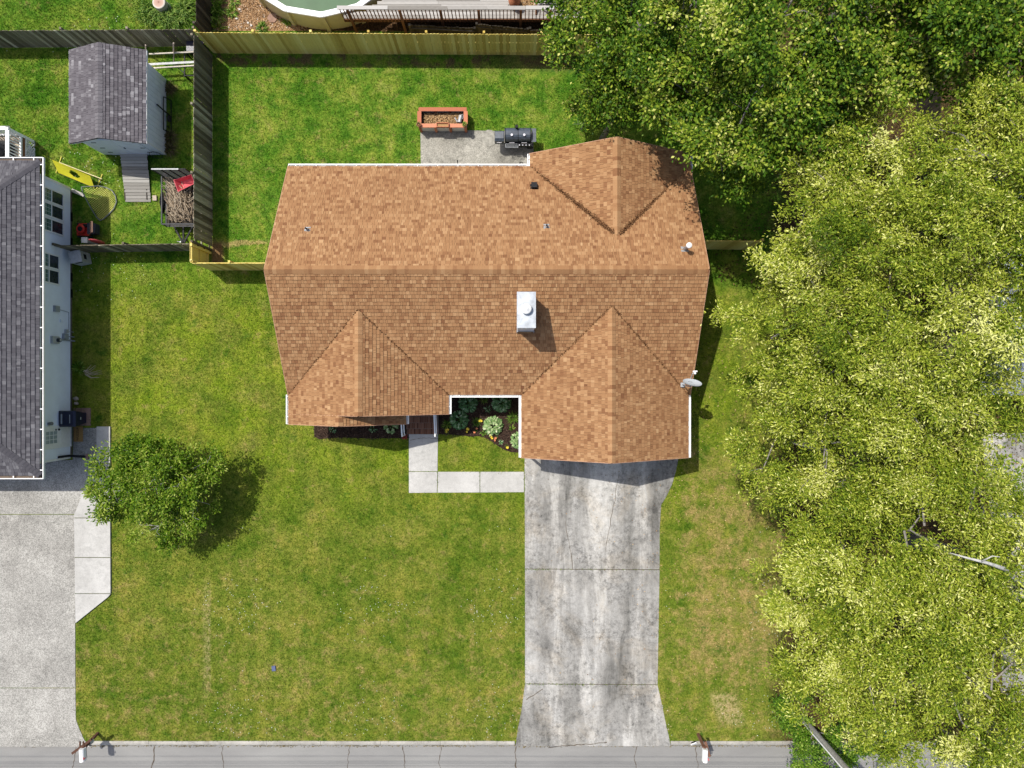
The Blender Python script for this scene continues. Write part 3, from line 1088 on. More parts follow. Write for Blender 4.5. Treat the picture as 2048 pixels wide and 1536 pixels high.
# litter caught in the valleys
vb, vd, vt = [], [], []
for (p, q, cnt, wd) in (((NE[0] + .05, YN - .05, HE), (nx - .15, n_end + .15, nz), 1500, .05), ((NE[1] - .1, YN - .1, HE), (nx + .1, n_end + .1, nz), 1500, .05),
                        ((GC[0], YS, HE), (gx_, c_end, gz), 520, .018), ((GC[1], YS, HE), (gx_, c_end, gz), 620, .02),
                        ((GA[0], YS, HE), (ax, a_end, az_), 300, .010), ((GA[1], YS, HE), (ax, a_end, az_), 420, .012)):
    p, q = np.array(p), np.array(q)
    t = RNG.random(cnt)
    w_ = wd * (0.55 + 0.6 * np.abs(np.sin(t * 23)) * RNG.random(cnt))
    pos = p + (q - p) * t[:, None] + np.stack([RNG.normal(0, 1, cnt) * w_, RNG.normal(0, 1, cnt) * w_, np.full(cnt, .035)], 1)
    vb.append(pos)
vb = np.concatenate(vb)
n = len(vb)
vd = np.stack([RNG.normal(0, 1, n), RNG.normal(0, 1, n), RNG.normal(0, .3, n)], 1)
o = link('valley_litter', quads_mesh('valley_litter', leaves(vb, vd, RNG.uniform(.03, .08, n), .03, RNG), M['debris'], RNG.random(n), root_loc(roof)), roof)
tag(o, kind='stuff')
# rake edges
b = MB()
for p, q in (((XL, YN, HE), (XL, YR, ZR)), ((XL, YS, HE), (XL, YR, ZR)), ((XR, YN, HE), (XR, YR, ZR)), ((XR, YS, HE), (XR, YR, ZR))):
    sx = -.012 if p[0] < 0 else .012
    b = MB()
    b.beam((p[0] + sx, p[1], p[2] - .075), (q[0] + sx, q[1], q[2] - .075), .02, .15)
    b.build('rake_board', M['rake'], roof)
for (x0, x1, y, xm, zm, sy) in ((*NE, YNE, nx, nz, .012), (*GA, YA, ax, az_, -.012), (*GB, YB, bx, bz, -.012), (*GC, YC, gx_, gz, -.012)):
    for xe in (x0, x1):
        b = MB()
        b.beam((xe, y + sy, HE - .075), (xm, y + sy, zm - .075), .02, .15)
        b.build('rake_board', M['rake'], roof)


def gutter(p, q, out, name='gutter'):
    """An open white gutter from p to q; out = the way it faces."""
    p, q, out = Vector(p), Vector(q), Vector(out)
    b = MB()
    w, h = .105, .10
    zt = -.012
    dz = Vector((0, 0, 1))
    d = (q - p).normalized()
    b.beam(p + out * (w - .012) + dz * (zt - h / 2), q + out * (w - .012) + dz * (zt - h / 2), .030, h)
    b.beam(p + out * .008 + dz * (zt - h / 2), q + out * .008 + dz * (zt - h / 2), .014, h)
    b.beam(p + out * (w / 2) + dz * (zt - h + .008), q + out * (w / 2) + dz * (zt - h + .008), w - .03, .014)
    for e, s in ((p, 1), (q, -1)):
        b.beam(e + out * .018 + d * .007 * s + dz * (zt - h / 2), e + out * (w - .02) + d * .007 * s + dz * (zt - h / 2), .012, h)
    L = (q - p).length
    for i in range(int(L / .8) + 1):
        c = p + d * min(L - .05, .3 + i * .8)
        b.beam(c + out * .015 + dz * (zt - .002), c + out * (w - .02) + dz * (zt - .002), .022, .012)
    return b


for p, q, o_ in (((XL, YN, HE), (NE[0] - .12, YN, HE), (0, 1, 0)), ((NE[0], YN + .02, HE), (NE[0], YNE, HE), (-1, 0, 0)), ((NE[1], YN - .2, HE), (NE[1], YNE, HE), (1, 0, 0)),
                 ((GA[1] + .12, YS, HE), (GC[0] - .12, YS, HE), (0, -1, 0)), ((GC[0], YC, HE), (GC[0], YS - .02, HE), (-1, 0, 0)), ((GC[1], YC, HE), (GC[1], YS, HE), (1, 0, 0)),
                 ((GA[1], YA, HE), (GA[1], YS - .02, HE), (1, 0, 0)), ((GB[0], YB, HE), (GB[0], YS, HE), (-1, 0, 0)), ((GB[1], YB, HE), (GB[1], YA, HE), (1, 0, 0))):
    gutter(p, q, o_).build('gutter', M['gutter'], house)

# walls, gable ends, doors and windows under the eaves
b = MB()
b.box((-.9, 4.1, 1.32), (15.0, 8.2, 2.64))
b.box((3.86, 8.42, 1.32), (5.46, .42, 2.64))
b.box((3.66, -1.27, 1.32), (5.7, 2.52, 2.64))
b.box((-6.5, -.65, 1.32), (3.9, 1.28, 2.64))
walls = b.build('wall', M['tan'], house)
b = MB()
for (x0, x1, y, xm, zm) in ((*NE, 8.55, nx, nz), (*GA, YA + .32, ax, az_), (*GB, YB + .33, bx, bz), (*GC, YC + .40, gx_, gz)):
    e = .42
    b.add([(x0 + e, y, HE - .06), (x1 - e, y, HE - .06), (xm, y, zm - .14 - 0.02), (x0 + e, y + .06, HE - .06), (x1 - e, y + .06, HE - .06), (xm, y + .06, zm - .16)],
          [(0, 1, 2), (5, 4, 3), (0, 3, 4, 1), (1, 4, 5, 2), (2, 5, 3, 0)])
for x in (XL + .42, XR - .42):
    b.add([(x, YN - .4, HE - .06), (x, YS + .4, HE - .06), (x, YR, ZR - .38), (x + .05, YN - .4, HE - .06), (x + .05, YS + .4, HE - .06), (x + .05, YR, ZR - .38)],
          [(0, 1, 2), (5, 4, 3), (0, 3, 4, 1), (1, 4, 5, 2), (2, 5, 3, 0)])
b.build('gable_wall', M['siding'], house)
b = MB()
b.box((3.66, -2.545, 1.1), (4.8, .05, 2.15))
gd = b.build('garage_door', M['white'], house)
for x, y, w in ((-6.5, -1.31, 1.6), (-1.0, -.03, 1.5)):
    b = MB()
    b.box((x, y, 1.45), (w, .06, 1.3))
    wf = b.build('window', M['white'], house)
    b = MB()
    b.box((x, y - .035, 1.45), (w - .14, .012, 1.16))
    b.build('pane', M['glassdark'], wf)
b = MB()
b.box((-3.85, -.03, 1.6), (.95, .06, 2.0))
b.build('front_door', M['redwood'], house)
# chimney
b = MB()
b.box((.50, 2.58, 4.85), (.60, 1.20, 2.2))
ch = b.build('chimney', M['siding'], house)
b = MB()
b.box((.50, 1.965, 4.20), (.66, .03, .26))
b.box((.50, 3.195, 4.90), (.66, .03, .22))
for sx in (.185, .815):
    b.beam((sx, 1.95, 4.14), (sx, 3.21, 4.90), .02, .18)
b.build('flashing', M['galv'], ch)
b = MB()
for i in range(9):
    b.box((.50, 2.58, 4.2 + i * .2), (.606, 1.206, .012))
b.build('siding_seam', M['lightgrey'], ch, kind='stuff')
b = MB()
b.box((.50, 2.58, 5.975), (.66, 1.26, .05))
b.add([(.20, 2.02, 6.001), (.80, 2.02, 6.001), (.80, 3.14, 6.001), (.20, 3.14, 6.001), (.50, 2.58, 6.03)], [(0, 1, 4), (1, 2, 4), (2, 3, 4), (3, 0, 4)])
b.build('chimney_cap', flat('chimney_cap_steel', (.40, .43, .46), .5, vary=.3, scale=3), ch)
b = MB()
b.lathe((.50, 2.60, 6.0), [(.15, 0), (.15, .10), (.13, .10), (.13, .16)], 20)
b.lathe((.50, 2.60, 6.0), [(.185, .15), (.19, .17), (.15, .21), (.06, .235), (.05, .26), (.0, .265)], 20)
b.build('flue_cap', M['white'], ch, smooth=True)
b = MB()
for i in range(14):
    t = i / 14 * 2 * math.pi
    b.beam((.50 + .175 * math.cos(t), 2.60 + .175 * math.sin(t), 6.06), (.50 + .175 * math.cos(t), 2.60 + .175 * math.sin(t), 6.16), .015)
b.build('spark_screen', M['black'], ch)


def roofpt(px, py, north=True):
    """Where a survey ray meets the main slope."""
    for z in np.linspace(HE, ZR, 400):
        x, y, _ = W(px, py, z)
        if (YN - (z - HE) / S if north else YS + (z - HE) / S) * (1 if north else -1) <= y * (1 if north else -1):
            return Vector((x, y, z))
    return Vector(W(px, py, 4))


rot = Matrix.Rotation(-math.atan(S), 3, 'X')
for px, py, kind in ((615, 459, 'pipe'), (1093, 453, 'pipe'), (1068, 373, 'box'), (1369, 498, 'flue')):
    p = roofpt(px, py)
    b = MB()
    if kind == 'pipe':
        b.box(p + Vector((0, 0, .012)), (.22, .24, .012), mat=rot)
        b.lathe(p, [(.055, 0), (.05, .17)], 10)
        o = b.build('plumbing_vent', M['galv'], roof)
        b = MB()
        b.lathe(p, [(.038, .10), (.036, .24), (.026, .24), (.026, .12)], 10)
        b.build('pipe_top', M['black'], o)
    elif kind == 'box':
        b.box(p + Vector((0, 0, .012)), (.30, .26, .012), mat=rot)
        b.lathe(p, [(.10, 0), (.10, .16)], 12)
        b.box(p + Vector((0, .01, .19)), (.22, .20, .08))
        b.build('exhaust_vent', M['black'], roof)
    else:
        b.box(p + Vector((0, 0, .012)), (.26, .28, .012), mat=rot)
        b.lathe(p, [(.085, -.02), (.065, .08), (.065, .62)], 14)
        o = b.build('flue_pipe', M['galv'], roof, smooth=False)
        b = MB()
        b.lathe(p, [(.10, .60), (.105, .70), (.09, .73), (0, .745)], 16)
        b.build('pipe_cap', M['white'], o, smooth=True)
# porch, brick steps and railings
b = MB()
b.box((-3.85, -.72, .27), (1.36, 1.30, .50))
for i, (y0, y1, z) in enumerate(((-1.36, -1.66, .40), (-1.66, -1.92, .235), (-1.92, -2.17, .09))):
    b.box((-3.85, (y0 + y1) / 2, z / 2), (1.36, abs(y1 - y0) - .002, z))
steps = b.build('porch_steps', M['mortar'], house)
b = MB()
for y0, y1, z in ((-.1, -.35, .525), (-.36, -.60, .525), (-.61, -.85, .525), (-.86, -1.10, .525), (-1.11, -1.36, .525), (-1.37, -1.655, .405), (-1.665, -1.915, .240), (-1.925, -2.165, .095)):
    x = -4.52
    while x < -3.2:
        b.box((x + .033, (y0 + y1) / 2 + RND.uniform(-.004, .004), z + RND.uniform(0, .006)), (.062, y1 * -1 + y0 - .012, .03), tone=RND.random())
        x += .0735
b.build('brick', M['brickred'], steps, kind='stuff')
for sx in (-4.60, -3.22):
    b = MB()
    for dx in (0.0,):
        b.beam((sx, -1.10, 1.40), (sx, -2.2, .98), .055, .05)
        b.beam((sx, -1.10, .78), (sx, -2.2, .36), .040, .04)
    b.beam((sx, -1.10, .5), (sx, -1.10, 1.45), .05)
    b.beam((sx, -2.18, 0), (sx, -2.18, 1.03), .045)
    b.build('handrail', M['white'], steps)
b = MB()
b.box((-4.36, -1.02, 1.6), (.14, .14, 2.1))
b.box((-2.95, -1.02, 1.6), (.14, .14, 2.1))
b.build('porch_post', M['white'], house)
for x in (GC[0] - .05, ):
    b = MB()
    b.beam((x, YC + .15, .05), (x, YC + .15, HE - .1), .07, .09)
    b.build('downspout', M['gutter'], house)

# satellite dish on the right rake
sat = thing('satellite_dish', 'light grey satellite dish overhanging the right edge of the tan roof', 'satellite dish', (6.70, -.02, 2.95))
axis = Vector((.10, .90, .42)).normalized()
R = axis.to_track_quat('Z', 'Y').to_matrix()
b = MB()
c0 = Vector((6.72, .0, 4.2))
rings = []
vs, fs = [], []
for i in range(7):
    r = .355 * i / 6
    for j in range(24):
        t = 2 * math.pi * j / 24
        vs.append(c0 + R @ Vector((r * math.cos(t), r * .92 * math.sin(t), .55 * r * r)))
for i in range(6):
    for j in range(24):
        q = (j + 1) % 24
        fs.append((i * 24 + j, (i + 1) * 24 + j, (i + 1) * 24 + q, i * 24 + q))
b.add(vs, fs)
m = len(vs)
b.add([Vector(p) - axis * .015 for p in vs], [tuple(reversed(f)) for f in fs])
dish = b.build('reflector', flat('dish_grey', (.42, .46, .50), .5, vary=.05), sat, smooth=True)
b = MB()
for dx, dy, w, h in ((.02, .14, .10, .028), (.10, .15, .05, .02), (-.07, -.10, .06, .012), (.02, -.10, .02, .02)):
    p = c0 + R @ Vector((dx, -dy, .55 * (dx * dx + dy * dy) + .006))
    b.box(p, (w, h, .002), mat=R)
b.build('emblem', M['ink'], dish)
b = MB()
b.tube([c0 - axis * .02, c0 - axis * .12 - Vector((0, 0, .1)), Vector((6.66, -.05, 3.4)), Vector((6.66, -.02, 2.98))], .022, 8)
b.box((6.66, -.02, 2.99), (.16, .2, .02))
b.build('mast', M['grey'], sat)
feed = c0 + Vector((.02, .44, .20))
b = MB()
b.tube([c0 + R @ Vector((-.02, -.33, .05)) + Vector((-.03, .02, 0)), feed + Vector((-.04, -.06, -.03)), feed], .018, 6)
b.build('feed_arm', M['lightgrey'], sat)
b = MB()
b.box(feed + Vector((.04, .03, 0)), (.16, .05, .05))
b.lathe(feed + Vector((.04, -.04, -.01)), [(.035, -.04), (.045, 0), (.035, .04), (0, .045)], 10)
b.build('receiver_head', M['white'], sat)


# ------------------------------------------------------------------ fences
def fence(name, label, p0, p1, h, mat, face, pitch=.142, wd=.137, dog=True, jitter=.01, posts=2.45, rails=True, post_h=.06, lean=0.0, skip=None, h1=None, drop=.03):
    """Boards along p0-p1; face = +1/-1, the side (left or right of the run) the boards are on."""
    p0, p1 = Vector((*p0, 0)), Vector((*p1, 0))
    d = (p1 - p0)
    L = d.length
    d.normalize()
    s = Vector((-d.y, d.x, 0)) * face
    t = thing(name, label, 'fence', (p0 + p1) / 2)
    R = Matrix((d, s, Vector((0, 0, 1)))).transposed()
    rz = math.atan2(d.y, d.x) + (0 if face > 0 else math.pi)
    variants = []
    for i in range(5):
        b = MB()
        hh = h + (RND.uniform(-jitter, jitter))
        c = .03 if dog else .004
        w = wd / 2 * RND.uniform(.97, 1.0)
        pts = [(-w, .03), (w, .03), (w, hh - c), (w - c, hh), (-w + c, hh), (-w, hh - c)]
        vs = [(x, -.009, z) for x, z in pts] + [(x, .009, z) for x, z in pts]
        k = 6
        b.add(vs, [tuple(range(k)), tuple(reversed(range(k, 2 * k)))] + [(k + j, k + (j + 1) % k, (j + 1) % k, j) for j in range(k)])
        variants.append(b.mesh('picket', mat))
    n = int(L / pitch)
    mid = (p0 + p1) / 2
    for i in range(n):
        if skip and skip(i / n):
            continue
        q = p0 + d * ((i + .5) * pitch) + s * .035 - mid
        if h1 is not None:
            q.z = (h1 - h) * i / n
        o = link('picket', RND.choice(variants), t, q + s * RND.uniform(-.003, .003))
        o.rotation_euler = (lean + RND.gauss(0, jitter * .12), RND.gauss(0, jitter * .25), rz)
    if posts:
        k = max(1, round(L / posts))
        for i in range(k + 1):
            q = p0 + d * (L * i / k) - s * .03
            b = MB()
            hh = (h if h1 is None else h + (h1 - h) * i / k)
            b.box(q + Vector((0, 0, (hh + post_h) / 2)), (.09, .09, hh + post_h), rz)
            b.build('post', mat, t)
    if rails:
        for z in (.25, h * .55, h - .2):
            b = MB()
            z1 = z if h1 is None else z + (h1 - h)
            b.beam(p0 - s * .0 + Vector((0, 0, z)), p1 - s * .0 + Vector((0, 0, z1)), .038, .09)
            b.build('rail', mat, t)
    return t


fence('privacy_fence', 'long new yellow pine privacy fence along the back of the lawn', (-12.88, 14.33), (10.6, 14.20), 1.83, M['pine'], -1)
fence('privacy_fence', 'dark weathered board fence along the left side of the back lawn', (-12.98, 14.20), (-12.98, 5.80), 1.83, M['weathered'], 1, pitch=.145, jitter=.014)
fence('privacy_fence', 'new yellow fence joining the corner to the left end of the house', (-13.02, 4.95), (-8.45, 4.95), 1.80, M['pine'], -1, dog=False, posts=1.55)
fence('privacy_fence', 'short yellow fence right of the house running under the trees', (6.75, 5.88), (10.2, 5.84), 1.80, M['pine'], -1, dog=False)
fence('privacy_fence', 'dark weathered fence behind the grey roofed shed', (-24.0, 14.55), (-13.1, 14.62), 1.50, M['weathered'], -1, pitch=.15, jitter=.02)
fence('privacy_fence', 'low grey brown fence between the white house and the trailer', (-18.85, 5.72), (-13.1, 5.80), 1.50, M['weathered'], -1, pitch=.15, jitter=.02)
fence('privacy_fence', 'dark old fence running up beside the lily clump', (-12.95, 14.75), (-12.95, 19.0), 1.70, M['darkold'], -1, pitch=.15, jitter=.015)
fence('privacy_fence', 'dark fence half hidden under the big trees at the right', (17.5, 15.0), (17.5, 6.5), 1.80, M['darkold'], -1, pitch=.15, jitter=.015)
fence('broken_fence', 'leaning dark rotten fence panel left of the chiminea', (-4.25, 14.83), (-1.55, 14.72), 1.30, M['darkold'], -1, pitch=.12, wd=.11, dog=False, jitter=.03, h1=1.25, lean=.06)
fence('broken_fence', 'dark rotten fence panel with sloping top rail below the chiminea', (-1.45, 14.72), (.65, 14.72), 1.62, M['darkold'], -1, pitch=.12, wd=.11, dog=False, jitter=.03, h1=1.2, lean=.03)
fence('broken_fence', 'dark rotten fence panel at the right end beside the leaves', (.75, 14.72), (2.4, 14.70), 1.25, M['darkold'], -1, pitch=.12, wd=.11, dog=False, jitter=.02)
# the framed yellow gate section
gate = thing('fence_gate', 'new yellow framed wooden gate closing the corner by the trailer', 'gate', (-13.06, 5.38, 0))
for i in range(6):
    b = MB()
    b.box((-13.10, 5.07 + i * .138, .92), (.018, .134, 1.78))
    b.build('board', M['pine'], gate)
for z, hh in ((1.72, .09), (.98, .09), (.22, .09)):
    b = MB()
    b.box((-13.065, 5.40, z), (.04, .82, hh))
    b.build('rail', M['pine'], gate)
for y in (5.02, 5.66):
    b = MB()
    b.box((-13.045, y, .93), (.09, .09, 1.86))
    b.build('post', M['pine'], gate)
b = MB()
b.box((-13.06, 5.735, .95), (.04, .12, 1.7))
b.build('stile', M['pine'], gate)
b = MB()
b.box((-13.03, 5.74, 1.25), (.03, .07, .10))
b.box((-13.03, 5.73, .65), (.03, .05, .07))
b.build('hinge', M['black'], gate)

# ------------------------------------------------------------------ the white house at the left edge
nb = thing('house', 'white sided house with dark grey shingle roof at the left edge', 'house', (-23.2, 2.6, 0))
EX0, EX1, EY0, EY1, EH = -28.6, -18.56, -3.59, 8.77, 2.8
SP = .5
hw = (EX1 - EX0) / 2
zr = EH + SP * hw
xm = (EX0 + EX1) / 2
r0, r1 = (xm, EY0 + hw, zr), (xm, EY1 - hw, zr)
nf = [[(EX1, EY0, EH), (EX1, EY1, EH), r1, r0], [(EX0, EY0, EH), (EX0, EY1, EH), r1, r0], [(EX0, EY0, EH), (EX1, EY0, EH), r0], [(EX0, EY1, EH), (EX1, EY1, EH), r1]]
b = MB()
tb = []
for P in nf:
    Pv = [Vector(p) for p in P]
    nr = (Pv[1] - Pv[0]).cross(Pv[-1] - Pv[0]).normalized()
    if nr.z < 0:
        nr, Pv = -nr, Pv[::-1]
    b.slab3([p - nr * .008 for p in Pv], nr, .10)
    tb += tabs_for(P, tones=grey_tone, thick=.020, expo=.155)
nroof = b.build('roof', M['greyunder'], nb)
# only faces near the eave show in the picture: rank those first
tb = [((s if (v[0][0] > -20.0) else 0), v, f, t) for s, v, f, t in tb]
lay(tb, nroof, M['greyroof'], 300)
cap_row((EX1, EY1, EH + .01), Vector((EX1, EY1, EH + .01)).lerp(Vector(r1), .5), SP * .7, nroof, M['greyroof'], lambda r: r.uniform(.12, .35), name='hip_shingle', wing=.14)
cap_row((EX1, EY0, EH + .01), Vector((EX1, EY0, EH + .01)).lerp(Vector(r0), .5), SP * .7, nroof, M['greyroof'], lambda r: r.uniform(.12, .35), name='hip_shingle', wing=.14)


def trough(p, q, out):
    p, q, out = Vector(p), Vector(q), Vector(out)
    dz = Vector((0, 0, 1))
    d = (q - p).normalized()
    L = (q - p).length
    b = MB()
    b.beam(p + out * .13 + dz * -.05, q + out * .13 + dz * -.05, .030, .11)
    g_ = b.build('gutter', M['gutter'], nb)
    b = MB()
    b.beam(p + out * .06 + dz * -.09, q + out * .06 + dz * -.09, .105, .02)
    b.build('gutter_floor', flat('gutter_silt', (.13, .10, .075), .9), g_)
    i = .35
    while i < L:
        b = MB()
        c = p + d * i
        b.beam(c + out * .02 + dz * .008, c + out * .115 + dz * .008, .035, .012)
        b.build('hanger', M['white'], g_)
        i += .80


trough((EX1, EY0 - .14, EH), (EX1, EY1 + .14, EH), (1, 0, 0))
trough((EX1 + .12, EY1, EH), (EX0, EY1, EH), (0, 1, 0))
trough((EX1 + .12, EY0, EH), (EX0, EY0, EH), (0, -1, 0))
WX = -18.98
b = MB()
b.box(((EX0 + .4 + WX) / 2, 2.62, 1.5), (WX - EX0 - .4, 11.56, 2.56))
nwall = b.build('wall', M['siding'], nb)
b = MB()
b.box(((EX0 + .4 + WX) / 2 - .02, 2.62, .13), (WX - EX0 - .44, 11.5, .26))
b.build('foundation', M['foundation'], nb)
shapes = {}
for k in range(24):
    z = .24 + k * .106
    for side in range(3):
        if side not in shapes:
            b = MB()
            L = (11.62, 9.2, 9.2)[side]
            b.add([(-L / 2, 0, 0), (L / 2, 0, 0), (L / 2, 0, .106), (-L / 2, 0, .106), (-L / 2, .028, 0), (L / 2, .028, 0), (L / 2, .004, .108), (-L / 2, .004, .108)],
                  [(4, 7, 6, 5), (0, 4, 5, 1), (2, 6, 7, 3), (1, 5, 6, 2), (0, 3, 7, 4)])
            shapes[side] = b.mesh('siding_board', M['siding'])
        loc = ((WX + .002, 2.62, z), (WX - 4.6, 8.404, z), (WX - 4.6, -3.164, z))[side]
        link('siding_board', shapes[side], nwall, Vector(loc) - root_loc(nb), (0, 0, (-math.pi / 2, 0, math.pi)[side]))
b = MB()
b.box((WX + .018, 8.39, 1.5), (.05, .09, 2.5))
b.box((WX + .018, -3.15, 1.5), (.05, .09, 2.5))
b.build('corner_trim', M['white'], nb)


def sash_window(yc, w, z0, z1, zs):
    """A double-hung window on the wall that faces right."""
    x = WX + .035
    b = MB()
    t = .055
    b.box((x, yc - w / 2 - t / 2, (z0 + z1) / 2), (.06, t, z1 - z0 + 2 * t))
    b.box((x, yc + w / 2 + t / 2, (z0 + z1) / 2), (.06, t, z1 - z0 + 2 * t))
    b.box((x, yc, z1 + t / 2), (.06, w, t))
    b.box((x, yc, z0 - t / 2), (.07, w, t))
    b.box((x, yc, zs), (.05, w, .045))
    fr = b.build('window', M['white'], nb)
    b = MB()
    b.box((WX + .028, yc, (z1 + zs) / 2 + .01), (.012, w, z1 - zs - .03))
    b.build('pane', M['glassgreen'], fr)
    b = MB()
    b.box((WX + .038, yc, (z0 + zs) / 2 - .01), (.012, w, zs - z0 - .03))
    b.build('pane', M['glassdark'], fr, label='dark screened lower pane')
    b = MB()
    for i in (1, 2):
        b.box((WX + .036, yc - w / 2 + w * i / 3, (z1 + zs) / 2), (.008, .012, z1 - zs - .03))
    for i in (1, 2, 3):
        b.box((WX + .0365, yc, zs + (z1 - zs) * i / 4), (.009, w, .012))
    b.build('muntin', flat('muntin_grey', (.50, .56, .54), .5), fr)


for yc in (7.73, 7.13, 6.51):
    sash_window(yc, .47, .78, 2.10, 1.50)
for yc in (5.05, 4.42):
    sash_window(yc, .50, 1.06, 2.10, 1.66)
b = MB()
yc, w = -2.20, .74
b.box((WX + .03, yc - w / 2 - .05, 1.16), (.06, .10, 2.0))
b.box((WX + .03, yc + w / 2 + .05, 1.16), (.06, .10, 2.0))
b.box((WX + .03, yc, 2.12), (.06, w + .2, .10))
df = b.build('door_frame', M['white'], nb)
b = MB()
b.box((WX + .025, yc, 1.10), (.04, w, 1.90))
for y in (-.17, .17):
    b.box((WX + .049, yc + y, .62), (.008, .22, .62))
dr_ = b.build('door', M['white'], df)
b = MB()
b.box((WX + .05, yc, 1.52), (.01, .50, .72))
b.build('pane', flat('door_glass', (.30, .36, .36), .2, spec=.6), df)
b = MB()
for i in (0, 1, 2, 3):
    b.box((WX + .058, yc - .26 + i * .173, 1.52), (.012, .022, .76))
    b.box((WX + .0585, yc, 1.15 + i * .2467), (.013, .54, .022))
b.build('muntin', M['white'], df)
b = MB()
b.lathe((WX + .07, yc + .30, 1.06), [(.035, -.03), (.045, 0), (.03, .03)], 10)
b.lathe((WX + .06, yc + .30, 1.24), [(.03, -.03), (.035, 0), (.03, .03)], 10)
b.build('door_knob', M['black'], df)
b = MB()
b.box((WX + .02, -2.2, .20), (.10, .9, .06))
b.build('threshold', M['grey'], nb)
b = MB()
b.box((WX + .04, -1.62, 1.66), (.03, .10, .16))
b.lathe((WX + .12, -1.62, 1.58), [(.03, -.02), (.075, .02), (.06, .17), (.0, .21)], 10)
b.build('wall_lantern', flat('lantern_grey', (.16, .17, .18), .4), nb)
# meters, boxes and conduits on the wall
for cxy, s, mt, lab in (((3.28, 1.02), (.10, .26, .30), 'grey', 'small grey cable box'), ((2.75, .66), (.05, .14, .18), 'siding', 'white outlet cover'),
                        ((2.28, .52), (.09, .17, .18), 'lightgrey', 'pale grey junction box'), ((2.00, .56), (.12, .24, .32), 'grey', 'grey utility box'),
                        ((1.92, 1.15), (.12, .30, .42), 'lightgrey', 'electric meter base')):
    pass
for (yc, zc), s, mt, lab in (((3.12, 1.22), (.10, .24, .30), 'grey', 'dark grey cable box'), ((2.66, .86), (.05, .13, .16), 'siding', 'white outlet cover'),
                             ((2.24, .55), (.09, .16, .16), 'lightgrey', 'pale grey junction box'), ((2.02, .66), (.12, .22, .28), 'grey', 'grey utility box'),
                             ((1.82, 1.34), (.12, .30, .42), 'lightgrey', 'electric meter base')):
    b = MB()
    b.box((WX + .02 + s[0] / 2, yc, zc), s)
    bo = b.build('meter_box', M[mt], nb, label=lab)
    if 'meter base' in lab:
        b = MB()
        b.tube([(WX + .13, yc, zc - .08), (WX + .26, yc, zc - .08)], .085, 14)
        b.build('meter', M['glassdark'], bo)
        b = MB()
        b.tube([(WX + .255, yc, zc - .08), (WX + .268, yc, zc - .08)], .06, 14)
        b.build('meter_face', M['lightgrey'], bo)
b = MB()
b.tube([(WX + .07, 1.86, 1.14), (WX + .07, 1.86, .0)], .035, 8)
b.build('conduit', M['grey'], nb)
b = MB()
b.tube([(WX + .05, 2.03, .55), (WX + .05, 2.03, .0)], .02, 6)
b.tube([(WX + .05, 2.24, .5), (WX + .05, 2.24, .05)], .012, 6)
b.tube([(WX + .04, 3.12, 1.08), (WX + .04, 3.06, .36), (WX + .04, 2.3, .36), (WX + .04, 2.27, .5)], .014, 6)
b.build('conduit', M['grey'], nb)
b = MB()
for y in (7.2, 6.1, 4.6, 3.9):
    b = MB()
    b.box((WX - .006, y, .13), (.05, .36, .14))
    b.build('crawl_vent', M['black'], nb)

# raised deck behind the white house
dk = thing('deck', 'raised white railed deck with lattice skirt at the upper left edge', 'deck', (-21.8, 9.5, 0))
b = MB()
for i in range(14):
    b.box((-21.92, 8.55 + i * .142, .72), (2.5, .135, .035))
b.build('deck_board', wood('tan_deck', [(0.1, (.30, .25, .19)), (0.9, (.42, .36, .28))]), dk)
b = MB()
b.box((-20.68, 9.5, 1.60), (.15, 2.12, .04))
b.box((-21.9, 10.49, 1.60), (2.6, .15, .04))
b.build('top_rail', M['white'], dk)
b = MB()
b.box((-20.68, 9.5, .80), (.06, 2.0, .09))
b.box((-21.9, 10.49, .80), (2.5, .06, .09))
b.build('bottom_rail', M['white'], dk)
for i in range(16):
    b = MB()
    b.beam((-20.68, 8.52 + i * .128, .80), (-20.68, 8.52 + i * .128, 1.58), .035)
    b.build('baluster', M['white'], dk)
for i in range(18):
    b = MB()
    b.beam((-20.80 - i * .135, 10.49, .80), (-20.80 - i * .135, 10.49, 1.58), .035)
    b.build('baluster', M['white'], dk)
for y in (8.50, 10.46):
    b = MB()
    b.beam((-20.67, y, 0), (-20.67, y, 1.66), .11)
    b.build('post', M['white'], dk)
b = MB()
b.box((-20.66, 9.5, .66), (.05, 2.0, .16))
b.build('rim_joist', M['deckbrown'], dk)
b = MB()
for i in range(-3, 16):
    for sg in (1, -1):
        y0 = 8.5 + i * .13
        pa, pb = (y0, .02), (y0 + .55 * sg + (0 if sg > 0 else .55), .57)
        if sg < 0:
            pa, pb = (y0 + .55, .02), (y0, .57)
        (ya, za), (yb2, zb) = pa, pb
        if min(ya, yb2) < 8.45 or max(ya, yb2) > 10.5:
            continue
        b.beam((-20.64 + .008 * sg, ya, za), (-20.64 + .008 * sg, yb2, zb), .010, .045, up=(1, 0, 0))
b.box((-20.635, 9.5, .02), (.03, 2.0, .05))
b.box((-20.635, 9.5, .575), (.03, 2.0, .05))
b.build('lattice', M['white'], dk, kind='stuff')
gc = thing('grill_cover', 'black covered grill standing on the white railed deck', 'grill cover', (-21.45, 9.75, .74))
b = MB()
b.prism([(-21.95, 9.4), (-21.0, 9.4), (-20.98, 10.1), (-21.95, 10.15)], .745, 1.15)
b.blob((-21.5, 9.75, 1.15), (.48, .36, .22), 10, 5, .2)
b.build('cover', M['black'], gc)

